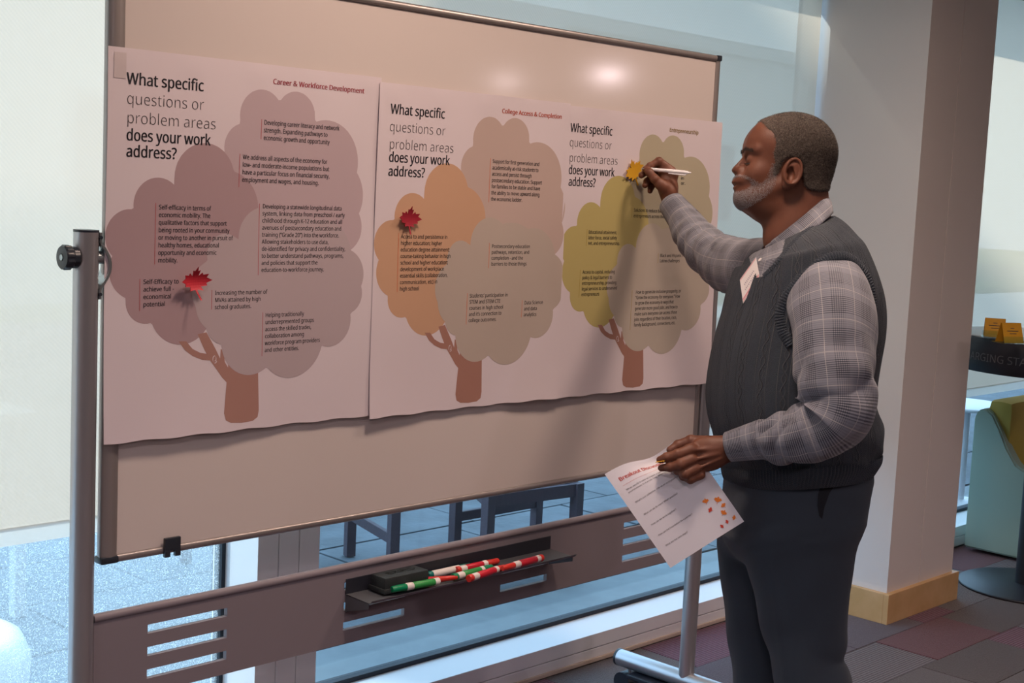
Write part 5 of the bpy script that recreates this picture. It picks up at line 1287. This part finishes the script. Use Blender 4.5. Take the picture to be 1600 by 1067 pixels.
# pen
pa, pbb = aff(1003, 263.5, -1.5, DR), aff(1076, 272, -16, DR); d = pbb-pa
pen = empty('pen', tuple((pa+pbb)/2), 'white ballpoint pen held in his right hand at the poster', 'pen')
W_ = M['white_plastic']
auto_smooth(MB().tube([pa+d*q for q in (0.10, .14, .5, .86, .95, .97)], [.0038, .0046, .0052, .0056, .0046, .003], 20).build('barrel', W_, pen))
auto_smooth(MB().tube([pa+d*q for q in (0.0, .02, .10, .11)], [.0006, .0012, .0036, .0036], 14).build('tip', M['steel'], pen))
MB().tube([pa+d*.97, pa+d*1.02], .0024, 12).build('plunger', W_, pen)
o_ = -np.array(up)*0.0075-fw*0.002
MB().tube([pa+d*.55+o_*0.9, pa+d*.70+o_, pa+d*.90+o_*0.95, pa+d*.93+o_*0.4], [.0014, .0018, .0020, .0016], 8).build('clip', W_, pen)
# handout sheet: curved, gripped at its upper right corner
CA, CB, CC = np.array([945., 740.]), np.array([1048., 888.]), np.array([1163., 815.]); CD = CA+CC-CB
DS = 3.055
def sheet_pt(u, w, off=0.0):
    """u across (left to right), w down"""
    p = CA*(1-u)*(1-w)+CD*u*(1-w)+CC*u*w+CB*(1-u)*w
    g = math.exp(-(((u-0.80)/0.42)**2+((w)/0.22)**2))      # bend at the grip
    p = p+np.array([-8, 30])*g*1.0; z = 22*g+5*math.sin(u*PI)*(1-w)+4*(w*w)-6*max(0, u-.7)
    x, y = p; return aff(x, y, z*1.0-off/(DS/F_PX), DS)
nu, nw = 30, 40; V = [sheet_pt(i/nu, j/nw, o) for o in (0.0, -0.0004) for j in range(nw+1) for i in range(nu+1)]; N = (nu+1)*(nw+1)
F = []
for j in range(nw):
    for i in range(nu): a = j*(nu+1)+i; F += [(a, a+nu+1, a+nu+2, a+1), (N+a, N+a+1, N+a+nu+2, N+a+nu+1)]
sh = mesh_pd('handout_sheet', V, F, M['sheet'], None, True); tag(sh, 'white printed handout headed Breakout Discussion, held tilted in his left hand', 'paper sheet'); sh['_mw'] = [0., 0., 0.]
smap = lambda x, z: sheet_pt(x, -z, 0.0007)
text_obj('heading', ['Breakout Discussion'], smap, .10, .80, -.125, 0.052, 0.7, M['redprint'], sh, 0.02)
def srule(u0, u1, w, h=0.0016):
    vv = []; ff = []
    for i in range(21):
        u = u0+(u1-u0)*i/20; vv += [sheet_pt(u, w, .0007), sheet_pt(u, w+h, .0007)]
        if i: ff.append((2*i-2, 2*i-1, 2*i+1, 2*i))
    mesh_pd('rule', vv, ff, M['redprint'], sh)
srule(.10, .90, .170)
for lines, w, x1 in ((['What would it take to create a collaborative', 'environment in Kansas City, among nonprofits'], .225, .78), (["What’s our collective role as an ecosystem in this city in"], .36, .84), (['What can we do more? What’s possible?'], .49, .56),
                     (['How can we work together?'], .60, .44), (['How can the Foundation be a partner?'], .71, .56), (['What are the next steps?'], .82, .40)):
    text_obj('question', lines, smap, .10, x1, -w, 0.030, 0.50, M['ink2'], sh)
for i, (px, py, s, r, mm) in enumerate(((1103, 784, 6, .3, 'orange'), (1121.5, 782, 7, -.2, 'orange'), (1111, 797, 5, 1.2, 'redprint'), (1131, 790, 5, .8, 'orange'), (1130.5, 802, 6, -.5, 'orange'), (1148, 809, 4.5, 1.4, 'orange'), (1137, 815, 4, 2, 'redprint'), (1129, 822, 4, 2.4, 'redprint'))):
    A2 = np.array([CD-CA, CB-CA]).T; V = []
    for a, b in MAPLE:
        x = a*s*math.cos(r)-b*s*math.sin(r); y = a*s*math.sin(r)+b*s*math.cos(r); uvp = np.linalg.solve(A2, np.array([px+x, py-y])-CA); V.append(sheet_pt(uvp[0], uvp[1], .0007))
    me_o = mesh_pd('printed_leaf', V, [tuple(range(len(V)))[::-1]], M[mm], sh)
# small yellow leaf pinched between two fingers, seen edge-on
lc = aff(1034, 725, -9, DL)
leaf(lc, 0.016, 0.2, M['leaf_yellow'], 'small yellow leaf cut-out pinched between his left fingers, edge-on', lambda a, b: 0.0, name='paper_leaf', frame=lambda X, Z, o: lc+X*(rt*0.95+up*0.25)+Z*(fw*0.96+up*0.1)+o*0.5*up)
